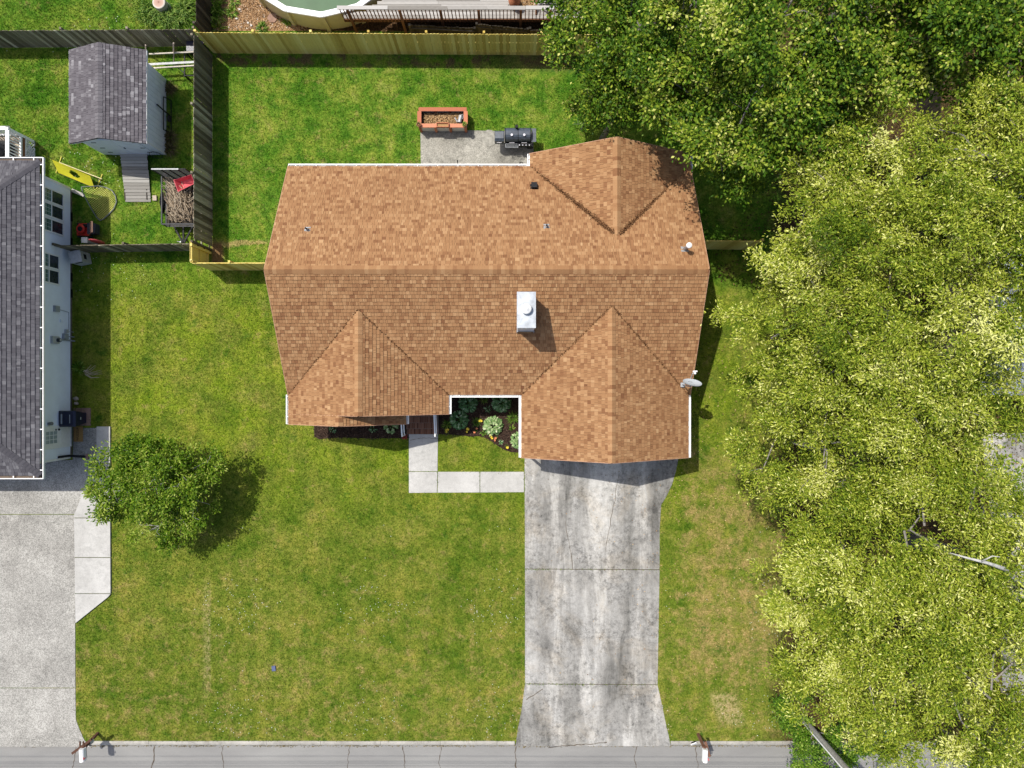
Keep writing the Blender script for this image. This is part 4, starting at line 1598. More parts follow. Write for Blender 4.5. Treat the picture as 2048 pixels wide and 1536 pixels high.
# ------------------------------------------------------------------ shed
shed = thing('shed', 'white sided garden shed with grey shingle gable roof', 'shed', (-16.28, 11.6, 0))
SX0, SX1, SY0, SY1 = -17.62, -14.95, 9.92, 13.18
SH = 2.18
rx0, rx1, ry0, ry1 = -17.78, -14.70, 9.66, 13.42
rxm = (rx0 + rx1) / 2
SS = .42
srz = SH + SS * (rx1 - rx0) / 2
b = MB()
tb = []
for P in ([(rx1, ry0, SH), (rx1, ry1, SH), (rxm, ry1, srz), (rxm, ry0, srz)], [(rx0, ry0, SH), (rx0, ry1, SH), (rxm, ry1, srz), (rxm, ry0, srz)]):
    Pv = [Vector(p) for p in P]
    nr = (Pv[1] - Pv[0]).cross(Pv[-1] - Pv[0]).normalized()
    if nr.z < 0:
        nr, Pv = -nr, Pv[::-1]
    b.slab3([p - nr * .008 for p in Pv], nr, .06)
    tb += tabs_for(P, tones=shed_tone, thick=.020)
sroof = b.build('roof', M['greyunder'], shed)
lay(tb, sroof, M['shedroof'], 300)
cap_row((rxm, ry0, srz + .01), (rxm, ry1, srz + .01), SS, sroof, M['shedroof'], lambda r: r.uniform(.35, .75))
b = MB()
b.beam((rx1 + .012, ry0, SH - .05), (rx1 + .012, ry1, SH - .05), .02, .10)
b.beam((rx0 - .012, ry0, SH - .05), (rx0 - .012, ry1, SH - .05), .02, .10)
for y in (ry0 + .02, ry1 - .02):
    b.beam((rx1 - .03, y * 1, SH - .085), (rxm, y, srz - .085), .02, .10)
    b.beam((rx0 + .03, y, SH - .085), (rxm, y, srz - .085), .02, .10)
b.build('trim_board', M['white'], sroof)
b = MB()
b.box(((SX0 + SX1) / 2, (SY0 + SY1) / 2, 1.1), (SX1 - SX0 - .02, SY1 - SY0 - .02, 2.2))
for y in (SY0 + .005, SY1 - .045):
    b.add([(SX0, y, 2.12), (SX1, y, 2.12), (rxm, y, srz - .09), (SX0, y + .04, 2.12), (SX1, y + .04, 2.12), (rxm, y + .04, srz - .09)],
          [(0, 1, 2), (5, 4, 3), (0, 3, 4, 1), (1, 4, 5, 2), (2, 5, 3, 0)])
sw = b.build('wall', M['shedwall'], shed)
k = 0
for i in range(16):
    b = MB()
    y = SY0 + .10 + i * .204
    b.box((SX1 + .004, y, 1.08), (.016, .192, 2.12))
    b.build('siding_panel', M['shedwall'], shed)
for i in range(13):
    x = SX0 + .10 + i * .2055
    b = MB()
    b.box((x, SY0 - .004, 1.08), (.194, .016, 2.12))
    b.build('siding_panel', M['shedwall'], shed)
for sx in (-1, 1):
    b = MB()
    b.box((-16.28 + sx * .48, SY0 - .028, 1.02), (.94, .035, 1.86))
    sd = b.build('door', M['shedwall'], shed)
    b = MB()
    for z in (.45, 1.0, 1.65):
        b.box((-16.28 + sx * .84, SY0 - .052, z), (.20, .014, .035))
    if sx > 0:
        b.box((-16.20, SY0 - .055, 1.0), (.04, .02, .12))
    b.build('hinge', M['black'], sd)
b = MB()
b.beam((SX1 + .006, SY0 - .006, .05), (SX1 + .006, SY0 - .006, 2.15), .06)
b.build('corner_trim', M['white'], shed)
wh = thing('bicycle_wheel', 'thin spoked hoop leaning on the shed wall beside the ramp', 'wheel', (-15.15, 9.78, 0))
b = MB()
pts = [(-15.25 + .26 * math.cos(t), 9.80 + .05 * math.sin(t), .30 + .26 * math.sin(t)) for t in np.linspace(0, 2 * math.pi, 21)]
b.tube(pts, .014, 5)
for i in range(0, 20, 3):
    b.tube([pts[i], (-15.25, 9.80, .30)], .003, 3)
b.build('rim', M['rubber'], wh)

ramp = thing('shed_ramp', 'grey weathered plank ramp leading down from the shed door', 'ramp', (-16.2, 8.9, 0))
ya, yb = 9.88, 7.86
for i in range(15):
    t0 = i / 15
    y = ya + (yb - ya) * (i + .5) / 15
    z = .22 - .19 * (i + .5) / 15
    xx = -16.24 + .06 * t0 + (W2(276, 0)[0] - W2(274, 0)[0]) * t0
    b = MB()
    b.box((xx, y, z), (1.14 - .04 * t0 + RND.uniform(-.02, .02), abs(yb - ya) / 15 - .010, .032), RND.uniform(-.006, .006))
    b.build('plank', M['ramp'], ramp)
for x in (-16.7, -15.75):
    b = MB()
    b.beam((x, ya, .10), (x, yb + .1, .0), .05, .14)
    b.build('stringer', M['darkold'], ramp)


# ------------------------------------------------------------------ foliage helpers
def tufts(centres, n, L, wd, rng, el=(.4, 1.2), curve=True):
    """Arching blades from each centre: (verts, tone)."""
    out, tn = [], []
    for (x, y, z, r) in centres:
        az = rng.uniform(0, 2 * math.pi, n)
        e = rng.uniform(el[0], el[1], n)
        rr = r * np.sqrt(rng.random(n)) * .25
        base = np.stack([x + np.cos(az) * rr, y + np.sin(az) * rr, np.full(n, z)], 1)
        ln = rng.uniform(L[0], L[1], n)
        d = np.stack([np.cos(az) * np.cos(e), np.sin(az) * np.cos(e), np.sin(e)], 1)
        side = np.stack([-np.sin(az), np.cos(az), np.zeros(n)], 1) * rng.uniform(wd[0], wd[1], n)[:, None] / 2
        mid = base + d * ln[:, None] * .55
        tip = mid + np.stack([d[:, 0], d[:, 1], d[:, 2] - .9], 1) * ln[:, None] * .5
        tip[:, 2] = np.maximum(tip[:, 2], z + .01)
        out.append(np.stack([base - side * .6, base + side * .6, mid + side, mid - side], 1))
        out.append(np.stack([mid - side, mid + side, tip + side * .1, tip - side * .1], 1))
        t = rng.random(n)
        tn += [t, np.clip(t + .15, 0, 1)]
    return np.concatenate(out), np.concatenate(tn)


def hosta(px, py, r, mat, label, n=210, group='hostas in the mulch bed'):
    x, y, _ = W(px, py, .25)
    root = thing('hosta', label, 'plant', (x, y, .03), group=group)
    rng = np.random.default_rng(int(px * 7 + py))
    az = rng.uniform(0, 2 * math.pi, n)
    ring = np.sqrt(rng.random(n))
    h = .10 + .26 * (1 - ring ** 2) * (r / .42)
    base = np.stack([np.cos(az) * ring * r * .72, np.sin(az) * ring * r * .72, h], 1)
    az2 = az + rng.normal(0, .35, n)
    d = np.stack([np.cos(az2), np.sin(az2), .55 - ring * .95 + rng.normal(0, .12, n)], 1)
    L = rng.uniform(.10, .16, n) * (r / .42) ** .5
    V = leaves(base, d, L, L * .58, rng, .18, .30)
    # pale margins: a thin second blade lying just under each leaf
    V2 = leaves(base - np.array([0, 0, .006]), d, L * 1.08, L * .78, np.random.default_rng(1), .14, .0001)
    tone = np.clip(rng.normal(.48, .30, n), 0, 1)
    me = quads_mesh('leaves', np.concatenate([V]), mat, tone)
    link('leaves', me, root)
    az = rng.uniform(0, 6.28, 10)
    b = MB()
    for a in az:
        b.tube([(0, 0, 0), (math.cos(a) * r * .4, math.sin(a) * r * .4, .14)], .008, 4)
    b.build('stem', M['lily'], root, local=True)
    return root


hosta(936, 806, .46, M['hosta'], 'large dark green hosta below the gutter at the left')
hosta(1003, 806, .46, M['hosta'], 'large dark green hosta below the gutter nearest the garage wall')
hosta(918, 840, .46, M['hosta'], 'large dark green hosta beside the brick steps')
hosta(986, 852, .47, M['hostav'], 'large pale variegated hosta in the sunlit mulch', 230)
hosta(1038, 881, .40, M['hostav'], 'pale variegated hosta half under the garage gutter', 160)
hosta(781, 852, .36, M['hostav'], 'pale variegated hosta peeping out below the low front eave', 120)
hosta(664, 859, .17, M['hosta'], 'tiny green hosta at the left end of the narrow bed', 26)
hosta(745, 858, .17, M['hosta'], 'tiny dark hosta in the middle of the narrow bed', 26)


def tuft(px, py, r, mat, name, label, cat, n=60, L=(.2, .38), wd=(.012, .022), z=.03, group=None, el=(.35, 1.2)):
    x, y, _ = W(px, py, z)
    root = thing(name, label, cat, (x, y, z), group=group)
    V, tn = tufts([(0, 0, 0, r)], n, L, wd, np.random.default_rng(int(px * 3 + py)), el)
    link('blades', quads_mesh('blades', V, mat, tn), root)
    return root


tuft(1026, 836, .3, M['lily'], 'daylily', 'bright spiky daylily beside the garage gutter', 'plant', 120)
tuft(953, 844, .26, M['lily'], 'daylily', 'spiky daylily just left of the pale hosta', 'plant', 80, (.16, .28))
tuft(893, 850, .26, M['bush'], 'daylily', 'dark grassy clump next to the brick steps', 'plant', 60, (.18, .32))
tuft(967, 798, .26, M['bush'], 'daylily', 'dim grassy clump between the two shaded hostas', 'plant', 40, (.18, .3))
tuft(976, 818, .2, M['hosta'], 'seedling', 'sparse grey green seedling in the shaded mulch', 'plant', 26, (.1, .22), (.02, .035))
tuft(1024, 856, .2, M['bush'], 'seedling', 'sparse dark seedling in sunlit mulch near the garage', 'plant', 26, (.1, .22), (.02, .04))
tuft(1002, 884, .14, M['hosta'], 'seedling', 'small green seedling above the lowest yellow flowers', 'plant', 22, (.08, .16), (.025, .04))
tuft(967, 866, .12, M['lily'], 'seedling', 'bright leafy seedling touching the big pale hosta', 'plant', 26, (.10, .18), (.04, .06))


def flowers(px, py, mat, label, k=4, r=.085, name='flower_clump'):
    x, y, z = W(px, py, .12)
    root = thing(name, label, 'flowers', (x, y, .03), group=None)
    b = MB()
    rr = random.Random(int(px))
    for i in range(k):
        cx, cy = rr.uniform(-r, r), rr.uniform(-r, r)
        for j in range(5):
            a = j * 1.257 + rr.random()
            ex, ey = cx + .055 * math.cos(a), cy + .055 * math.sin(a)
            sx, sy = -math.sin(a) * .022, math.cos(a) * .022
            mx, my = (cx + ex) / 2, (cy + ey) / 2
            b.add([(cx, cy, .10), (mx + sx, my + sy, .12), (ex, ey, .115), (mx - sx, my - sy, .12)], [(0, 1, 2, 3)])
    b.build('petals', mat, root, local=True)
    V, tn = tufts([(0, 0, 0, r)], 14, (.06, .14), (.012, .02), np.random.default_rng(int(px)), (.3, 1.1))
    link('leaves', quads_mesh('leaves', V, M['bush'], tn), root)


flowers(893, 862, M['flower'], 'yellow pansies beside the bottom of the brick steps')
flowers(934, 860, M['flower'], 'yellow pansies below the shaded hosta left of the bare mulch')
flowers(981, 873, M['flower'], 'yellow pansies just under the large pale hosta', 3)
flowers(1014, 893, M['flower'], 'yellow pansies at the lowest point of the bed', 3)
flowers(961, 841, M['flower'], 'pale yellow blooms on the right of the spiky daylily', 3)
flowers(952, 861, M['orange'], 'pinkish orange blooms in the shade left of the pale hosta', 3)
flowers(993, 877, M['orange'], 'peach blooms right of the yellow pansies under the pale hosta', 3)
tuft(810, 874, .14, M['redleaf'], 'coral_bells', 'red leaved plant at the foot of the left handrail', 'plant', 34, (.08, .18), (.03, .05))

# daylily banks in the neighbour's yard
rng = np.random.default_rng(5)
for px, py, lab in ((300, 30, 'bright daylily bank below the round stump, leftmost clump'), (330, 40, 'bright daylily clump between the round stump and the dark fence'), (362, 22, 'bright daylily bank beside the dark fence top'), (352, 44, 'low daylily clump at the fence corner')):
    x, y = W2(px, py)
    root = thing('daylily', lab, 'plant', (x, y, 0))
    V, tn = tufts([(rng.uniform(-.3, .3), rng.uniform(-.3, .3), 0, .35) for _ in range(7)], 34, (.35, .7), (.02, .034), rng, (.4, 1.2))
    link('blades', quads_mesh('blades', V, M['lily'], tn), root)
x, y = W2(428, 32)
root = thing('daylily', 'dark green lily clump on the tan mulch beside the dark fence', 'plant', (x, y, 0))
V, tn = tufts([(rng.uniform(-.25, .25), rng.uniform(-.6, .6), 0, .35) for _ in range(8)], 36, (.35, .7), (.022, .036), rng, (.4, 1.2))
link('blades', quads_mesh('blades', V, M['bush'], tn), root)
for px, py, lab in ((465, 26, 'small weed clump on the tan mulch by the pale stones'), (525, 58, 'yellow green weeds behind the new fence'), (470, 3, 'weed clump at the top edge of the tan mulch'), (575, 40, 'dark weeds at the foot of the pool wall')):
    tuft(px, py, .4, M['lily'] if 'yellow' in lab else M['bush'], 'weed', lab, 'plant', 90, (.15, .35), (.02, .04), .01)
for px, py, lab in ((341, 180, 'dry ornamental grass beside the upper shed wall'), (342, 276, 'dry ornamental grass at the lower shed corner'), (341, 300, 'dry grass clump just above the trailer ramp'), (158, 275, 'dry weeds under the left eave of the shed')):
    tuft(px, py, .3, M['drygrass'], 'ornamental_grass', lab, 'plant', 150, (.25, .5), (.012, .022), 0)
tuft(383, 98, .2, M['lily'], 'weed', 'bright weed between the bin and the fence corner', 'plant', 60, (.1, .25), (.03, .05), .0)


# ------------------------------------------------------------------ trees
def crown(lobes, boughs, leaves_per, L, wd, rng, droop=.35, bias=-.25, br=(.38, .62), hollow=.45, tone=(.5, .22), hi=.12):
    out, tn, hubs = [], [], []
    for (cx, cy, cz, rx, ry, rz) in lobes:
        nb_ = int(boughs * (rx * ry) / 6.0)
        k = 0
        nl = int(rng.integers(5, 8))
        ld = rng.normal(0, 1, (nl, 3))
        ld[:, 2] = np.abs(ld[:, 2]) * .9 - .15
        ld = norm(ld) * rng.uniform(.62, .98, (nl, 1))
        lt = rng.normal(0, .10, nl)
        RR = np.array([rx, ry, rz])
        while k < nb_:
            li = int(rng.integers(0, nl))
            d = norm(rng.normal(0, 1, 3))
            if rng.random() < .80:
                c = np.array([cx, cy, cz]) + ld[li] * RR + d * rng.random() ** .6 * np.array([.36, .36, .20]) * (RR + .25)
            else:
                c = np.array([cx, cy, cz]) + d * rng.random() ** .4 * RR
            d = norm(c - np.array([cx, cy, cz - .6 * rz]))
            k += 1
            hubs.append((c, (cx, cy, cz)))
            r = rng.uniform(*br)
            n = int(leaves_per * rng.uniform(.6, 1.3))
            g_ = rng.normal(0, 1, (n, 3)) * np.array([r, r, r * .45]) * .55
            g_[:, 2] -= .25 * (g_[:, 0] ** 2 + g_[:, 1] ** 2) / max(r, .1)
            # leaves sit in sprays: snap them to a few twigs
            tw = rng.integers(0, 9, n)
            twd = rng.normal(0, 1, (9, 3)) + d * 1.0
            twd[:, 2] *= .5
            twd = norm(twd)
            tt = rng.random(n) * r * 1.35
            spray = twd[tw] * tt[:, None]
            base = c + spray * .75 + g_ * .42
            dd = twd[tw] * .8 + rng.normal(0, .55, (n, 3))
            dd[:, 2] -= droop
            ln = rng.uniform(L[0], L[1], n)
            out.append(leaves(base, dd, ln, ln * rng.uniform(wd[0], wd[1], n), rng, .12, .45))
            t0 = rng.normal(0, .09) + lt[li] * 1.2
            t = rng.normal(tone[0] + t0, tone[1], n)
            t = np.where(rng.random(n) < hi, t + .3, t)
            tn.append(np.clip(t, 0, 1))
    return np.concatenate(out), np.concatenate(tn), hubs


def tree(name, label, base_px, lobes, mat, bark, boughs, per, L, wd, seed, trunk_r=.22, cat='tree', twig_share=.5, **kw):
    """lobes: (px, py, z, rx, ry, rz)."""
    rng = np.random.default_rng(seed)
    bx_, by_ = base_px
    root = thing(name, label, cat, (bx_, by_, 0))
    lw = []
    for (px, py, z, rx, ry, rz) in lobes:
        x, y, _ = W(px, py, z)
        lw.append((x - bx_, y - by_, z, rx, ry, rz))
    V, tn, hubs = crown(lw, boughs, per, L, wd, rng, **kw)
    link('crown', quads_mesh('crown', V, mat, tn), root)
    zt = max(.7, min(l[2] - l[5] * .6 for l in lw))
    mx, my = np.mean([l[0] for l in lw]), np.mean([l[1] for l in lw])
    b = MB()
    top = (mx * .35, my * .35, zt)
    b.tube([(0, 0, -.05), (mx * .08 + .04, my * .08, zt * .35), (mx * .2, my * .2 + .05, zt * .7), top], [trunk_r * 1.25, trunk_r, trunk_r * .9, trunk_r * .8], 9)
    b.build('trunk', bark, root, local=True, smooth=True)
    b = MB()
    for l in lw:
        c = np.array(l[:3])
        mid = (np.array(top) + c) / 2 + rng.normal(0, .15, 3) - np.array([0, 0, .1])
        b.tube([top, tuple(mid), tuple(c)], [trunk_r * .5, trunk_r * .26, trunk_r * .08], 6)
    for c, cc in hubs:
        if rng.random() < twig_share:
            cc = np.array(cc) + rng.normal(0, .2, 3)
            m1 = cc * .45 + c * .55 + rng.normal(0, .14, 3)
            e = c + (c - cc) * .06
            b.tube([tuple(cc), tuple(m1), tuple(e)], [trunk_r * .13, trunk_r * .09, .008], 4)
    b.build('branches', bark, root, local=True)
    return root


OAK = dict(mat=M['oak'], bark=M['bark'], boughs=80, per=215, L=(.07, .145), wd=(.26, .40), droop=.40, tone=(.55, .18), hi=.14, twig_share=.06, bias=-.15, br=(.34, .58))
tree('oak_tree', 'tall yellow green oak right of the short side fence', (11.6, 4.9), [(1600, 480, 7.2, 1.9, 1.9, 1.7), (1690, 420, 8.2, 2.1, 2.0, 1.9), (1770, 500, 8.6, 2.0, 2.0, 1.9), (1640, 560, 7.2, 2.0, 1.6, 1.5), (1760, 270, 8.0, 1.5, 1.4, 1.3), (1730, 345, 8.0, 1.7, 1.3, 1.4)], seed=1, trunk_r=.26, **OAK)
tree('oak_tree', 'yellow green oak nearest the satellite dish', (12.0, .5), [(1560, 680, 6.6, 1.8, 1.8, 1.5), (1640, 640, 7.8, 2.0, 1.9, 1.8), (1720, 710, 8.4, 2.2, 2.0, 1.9), (1580, 775, 6.6, 1.7, 1.5, 1.4), (1655, 780, 7.6, 1.9, 1.7, 1.6), (1760, 620, 8.4, 1.9, 1.8, 1.7)], seed=2, trunk_r=.25, **OAK)
tree('oak_tree', 'large yellow green oak filling the upper right edge', (17.2, 6.6), [(1870, 420, 9.0, 2.3, 2.2, 2.0), (1990, 330, 9.4, 2.2, 2.1, 2.0), (1960, 250, 8.8, 1.6, 1.4, 1.4), (1890, 330, 8.6, 1.8, 1.5, 1.5), (2010, 440, 9.4, 2.2, 2.0, 1.9), (1860, 540, 8.8, 2.2, 2.0, 1.9), (1960, 560, 9.4, 2.3, 2.1, 2.0), (2050, 560, 9.4, 2.2, 2.1, 2.0), (1800, 390, 8.4, 1.7, 1.6, 1.5)], seed=3, trunk_r=.3, **OAK)
tree('oak_tree', 'yellow green oak in front of the blue grey metal roof', (16.0, .2), [(1830, 660, 9.0, 2.3, 2.1, 2.0), (1920, 650, 9.2, 1.9, 1.7, 1.7), (1800, 780, 8.6, 2.0, 1.9, 1.8), (1880, 820, 8.2, 1.9, 1.5, 1.5), (2030, 650, 9.2, 1.5, 1.1, 1.3), (1965, 730, 8.4, 1.1, .9, 1.0), (2050, 790, 8.6, 1.2, 1.0, 1.1), (1950, 830, 8.0, 1.1, .8, 1.0)], seed=4, trunk_r=.26, **OAK)
tree('oak_tree', 'yellow green oak right of the garage corner', (12.8, -2.6), [(1570, 880, 6.4, 1.6, 1.7, 1.4), (1650, 860, 7.4, 1.9, 1.8, 1.7), (1735, 880, 8.0, 2.0, 1.9, 1.8), (1610, 960, 6.4, 1.5, 1.2, 1.3), (1690, 960, 7.2, 1.9, 1.5, 1.6), (1810, 910, 8.0, 1.7, 1.6, 1.5), (1850, 960, 7.6, 1.3, 1.3, 1.3)], seed=5, trunk_r=.24, **OAK)
tree('oak_tree', 'yellow green oak showing a pale limb at the right edge', (17.0, -6.6), [(1820, 1060, 8.6, 2.2, 2.1, 1.9), (1930, 1030, 8.8, 1.6, 1.4, 1.5), (1900, 1170, 9.0, 1.8, 1.6, 1.7), (2010, 1140, 9.2, 1.8, 1.4, 1.6), (1990, 1250, 9.2, 2.2, 2.0, 1.9), (1880, 1260, 8.8, 2.0, 1.9, 1.8), (2050, 1050, 8.6, 1.3, 1.0, 1.2), (1960, 960, 8.2, 1.0, .8, .9), (2060, 1190, 9.0, 1.4, 1.2, 1.3)], seed=6, trunk_r=.3, **OAK)
tree('oak_tree', 'yellow green oak right of the dry lawn by the driveway', (13.3, -8.6), [(1680, 1080, 7.2, 1.9, 1.7, 1.6), (1610, 1150, 6.6, 1.6, 1.5, 1.4), (1740, 1140, 8.0, 2.1, 2.0, 1.8), (1650, 1210, 7.0, 1.8, 1.6, 1.5), (1770, 1230, 8.2, 2.0, 1.9, 1.8)], seed=7, trunk_r=.24, **OAK)
tree('oak_tree', 'yellow green oak beside the street kerb at the lower right', (14.2, -12.2), [(1640, 1310, 6.6, 1.7, 1.6, 1.5), (1720, 1320, 7.6, 2.0, 1.8, 1.7), (1670, 1380, 6.4, 1.5, 1.0, 1.2), (1800, 1350, 8.0, 2.0, 1.8, 1.7), (1760, 1420, 6.8, 1.7, 1.0, 1.2)], seed=8, trunk_r=.24, **OAK)
tree('oak_tree', 'yellow green oak in the bottom right corner', (18.6, -13.4), [(1900, 1370, 8.6, 2.0, 1.9, 1.8), (2000, 1370, 9.0, 2.1, 2.0, 1.9), (1860, 1450, 7.6, 1.7, 1.2, 1.4), (1950, 1470, 8.4, 2.0, 1.6, 1.6), (2040, 1490, 8.6, 2.0, 1.7, 1.7)], seed=9, trunk_r=.27, **OAK)

limb_tree = bpy.data.objects['oak_tree.005']
b = MB()
b.tube([W(1900, 1106, 10.6), W(1935, 1116, 10.9), W(1975, 1126, 10.8), W(2010, 1138, 10.3), W(2030, 1160, 9.4), (18.2, -7.2, 8.2), (17.1, -6.7, 6.6)], [.015, .03, .045, .06, .07, .09, .11], 8)
b.tube([W(1962, 1123, 10.85), W(1985, 1112, 11.1), W(2000, 1114, 11.2)], [.03, .018, .008], 6)
b.build('limb', M['palebark'], limb_tree, smooth=True)
MAP = dict(mat=M['maple'], bark=M['bark'], boughs=52, per=230, L=(.085, .165), wd=(.45, .70), droop=.25, tone=(.46, .21), hi=.12, twig_share=.12, bias=-.15, br=(.42, .75))
tree('maple_tree', 'green maple covering the right end of the long yellow fence', (4.2, 12.6), [(1190, 75, 5.2, 1.5, 1.8, 1.4), (1270, 55, 5.8, 2.0, 2.0, 1.6), (1190, 160, 4.8, 1.4, 1.2, 1.2), (1280, 150, 5.4, 1.8, 1.5, 1.4), (1235, 195, 4.4, 1.4, .8, 1.0), (1185, 0, 5.6, 1.4, 1.4, 1.4)], seed=21, trunk_r=.24, **MAP)
tree('maple_tree', 'dark green maple above the rear gable', (8.0, 13.0), [(1355, 60, 6.6, 2.1, 1.9, 1.7), (1350, 150, 6.4, 1.8, 1.4, 1.4), (1395, 215, 5.6, 1.2, 1.0, 1.1), (1440, 25, 7.2, 1.9, 1.7, 1.6), (1400, 120, 6.6, 1.5, 1.2, 1.3)], seed=22, trunk_r=.26, **MAP)
tree('maple_tree', 'dark green maple hanging over the right end of the rear gable', (10.6, 10.4), [(1430, 285, 6.2, 1.3, 1.3, 1.1), (1500, 230, 7.6, 1.8, 1.7, 1.6), (1560, 160, 8.4, 2.1, 2.0, 1.8), (1500, 310, 6.0, 1.4, 1.0, 1.1), (1590, 270, 7.6, 1.6, 1.5, 1.5), (1640, 210, 8.2, 1.8, 1.7, 1.6)], seed=23, trunk_r=.24, **MAP)
tree('maple_tree', 'dark green maple at the top edge right of centre', (12.8, 14.6), [(1560, 50, 9.2, 2.2, 2.0, 1.9), (1670, 70, 9.2, 2.1, 1.9, 1.8), (1740, 20, 9.0, 1.9, 1.8, 1.7), (1720, 150, 8.2, 1.6, 1.5, 1.5)], seed=24, trunk_r=.25, **MAP)
tree('maple_tree', 'dark green maple in the top right corner', (18.8, 14.4), [(1860, 40, 9.0, 2.1, 2.0, 1.8), (1960, 60, 9.2, 2.2, 2.0, 1.9), (2040, 130, 9.0, 2.0, 1.9, 1.8), (1930, 160, 8.0, 1.9, 1.5, 1.5), (2060, 20, 9.0, 2.0, 1.9, 1.8), (1800, 110, 8.2, 1.4, 1.4, 1.4)], seed=25, trunk_r=.27, **MAP)
tree('maple_tree', 'small shaded maple close behind the rear gable', (3.9, 10.6), [(1200, 225, 3.0, 1.1, .6, .9), (1275, 205, 3.4, 1.2, .6, .9)], seed=26, trunk_r=.12, **MAP)
tree('young_tree', 'small open green tree standing beside the concrete strip at the left', (-14.1, -4.6), [(300, 962, 2.9, .9, .85, .5), (345, 985, 2.8, .9, .8, .5), (285, 985, 2.8, .7, .7, .4), (290, 960, 2.2, 1.7, 1.6, 1.0), (245, 980, 2.3, 1.4, 1.1, .8), (215, 1000, 2.0, .9, .7, .6), (350, 940, 2.3, 1.3, 1.1, .9), (390, 1000, 1.9, 1.2, 1.1, .9), (320, 1050, 1.8, 1.1, .9, .8), (360, 1070, 1.5, .8, .6, .6), (280, 910, 2.3, 1.1, .6, .7), (400, 930, 2.2, .9, .8, .7)], M['green'], M['palebark'], 110, 150, (.09, .16), (.34, .5), 31, trunk_r=.065, droop=.15, tone=(.52, .22), hi=.14, br=(.28, .48), twig_share=.5)
tree('sapling', 'thin dark sapling over the grey parking at the right edge', (19.6, -4.6), [(1985, 920, 4.6, .9, .9, .8), (2010, 980, 4.8, 1.0, .9, .8), (1960, 1000, 4.6, .8, .8, .7)], M['maple'], M['bark'], 40, 46, (.12, .2), (.4, .6), 32, trunk_r=.07)
tree('shrub', 'dense dark green shrub at the foot of the grey utility pole', (12.6, -14.4), [(1600, 1432, .8, .85, .75, .7), (1615, 1505, .8, .9, .8, .6), (1690, 1490, .7, .9, .7, .55), (1655, 1528, .7, 1.0, .6, .5)], M['bush'], M['bark'], 240, 130, (.07, .13), (.4, .6), 33, trunk_r=.07, cat='shrub', droop=.1, tone=(.5, .22), br=(.26, .4))
tree('shrub', 'shaded green shrub behind the rear gable beside the lawn', (3.0, 11.0), [(1165, 248, 1.0, .6, .5, .6)], M['bush'], M['bark'], 150, 80, (.08, .15), (.4, .6), 34, trunk_r=.05, cat='shrub', br=(.2, .35))
tree('shrub', 'olive shrub in the gap between the dark maples', (8.6, 10.9), [(1375, 265, 1.3, .8, .7, .7)], M['oak'], M['bark'], 150, 90, (.06, .12), (.3, .5), 35, trunk_r=.05, cat='shrub', br=(.2, .35), tone=(.35, .15))

# ------------------------------------------------------------------ patio things
sm = thing('smoker_grill', 'black barrel smoker grill with side firebox on the patio corner', 'grill', (.10, 10.35, 0))
Z0 = .80
gx0, gy0 = .17, 10.45
b = MB()
prof2 = [(math.cos(t), math.sin(t)) for t in np.linspace(0, 2 * math.pi, 21)[:-1]]
b.tube([(gx0 - .48, gy0, Z0 + .12), (gx0 + .62, gy0, Z0 + .12)], .275, 20)
bar = b.build('barrel', M['grill'], sm, smooth=False)
b = MB()
for x in (gx0 - .45, gx0 + .085, gx0 + .60):
    b.tube([(x - .012, gy0, Z0 + .12), (x + .012, gy0, Z0 + .12)], .283, 20)
b.build('lid_band', M['black'], bar)
for x in (gx0 - .18, gx0 + .34):
    b = MB()
    b.lathe((x, gy0 - .10, Z0 + .375), [(.012, -.02), (.012, .03), (.05, .03), (.05, .05)], 14)
    b.build('gauge', M['chrome'], bar)
    b = MB()
    b.tube([(x - .11, gy0 - .30, Z0 + .10), (x - .11, gy0 - .335, Z0 + .12), (x + .11, gy0 - .335, Z0 + .12), (x + .11, gy0 - .30, Z0 + .10)], .012, 6)
    b.build('lid_handle', M['chrome'], bar)
b = MB()
b.lathe((gx0 + .02, gy0 + .22, Z0 + .3), [(.05, -.05), (.05, .20), (.065, .20), (.065, .23)], 12)
b.build('chimney_stack', M['black'], bar)
b = MB()
b.box((gx0 - .70, gy0 - .06, Z0 - .02), (.40, .44, .36))
b.add([(gx0 - .90, gy0 - .28, Z0 + .16), (gx0 - .50, gy0 - .28, Z0 + .16), (gx0 - .50, gy0 + .16, Z0 + .16), (gx0 - .90, gy0 + .16, Z0 + .16),
       (gx0 - .88, gy0 - .18, Z0 + .24), (gx0 - .52, gy0 - .18, Z0 + .24), (gx0 - .52, gy0 + .10, Z0 + .24), (gx0 - .88, gy0 + .10, Z0 + .24)],
      [(4, 5, 6, 7), (0, 1, 5, 4), (1, 2, 6, 5), (2, 3, 7, 6), (3, 0, 4, 7)])
fb = b.build('firebox', M['grill'], sm)
b = MB()
b.tube([(gx0 - .80, gy0 - .29, Z0 + .10), (gx0 - .80, gy0 - .32, Z0 + .10), (gx0 - .62, gy0 - .32, Z0 + .10), (gx0 - .62, gy0 - .29, Z0 + .10)], .012, 6)
b.build('handle', M['chrome'], fb)
b = MB()
b.box((gx0 + .74, gy0 - .02, Z0 + .13), (.20, .56, .025))
b.build('side_shelf', M['grill'], sm)
b = MB()
for i in range(4):
    b.beam((gx0 - .44, gy0 - .34 - i * .05, Z0), (gx0 + .08, gy0 - .34 - i * .05, Z0), .012)
b.beam((gx0 - .44, gy0 - .33, Z0), (gx0 - .44, gy0 - .50, Z0), .014)
b.beam((gx0 + .08, gy0 - .33, Z0), (gx0 + .08, gy0 - .50, Z0), .014)
b.build('front_rack', M['grey'], sm)
b = MB()
b.box((gx0 + .35, gy0 - .36, Z0 - .06), (.60, .10, .14))
cp = b.build('control_panel', M['black'], sm)
b = MB()
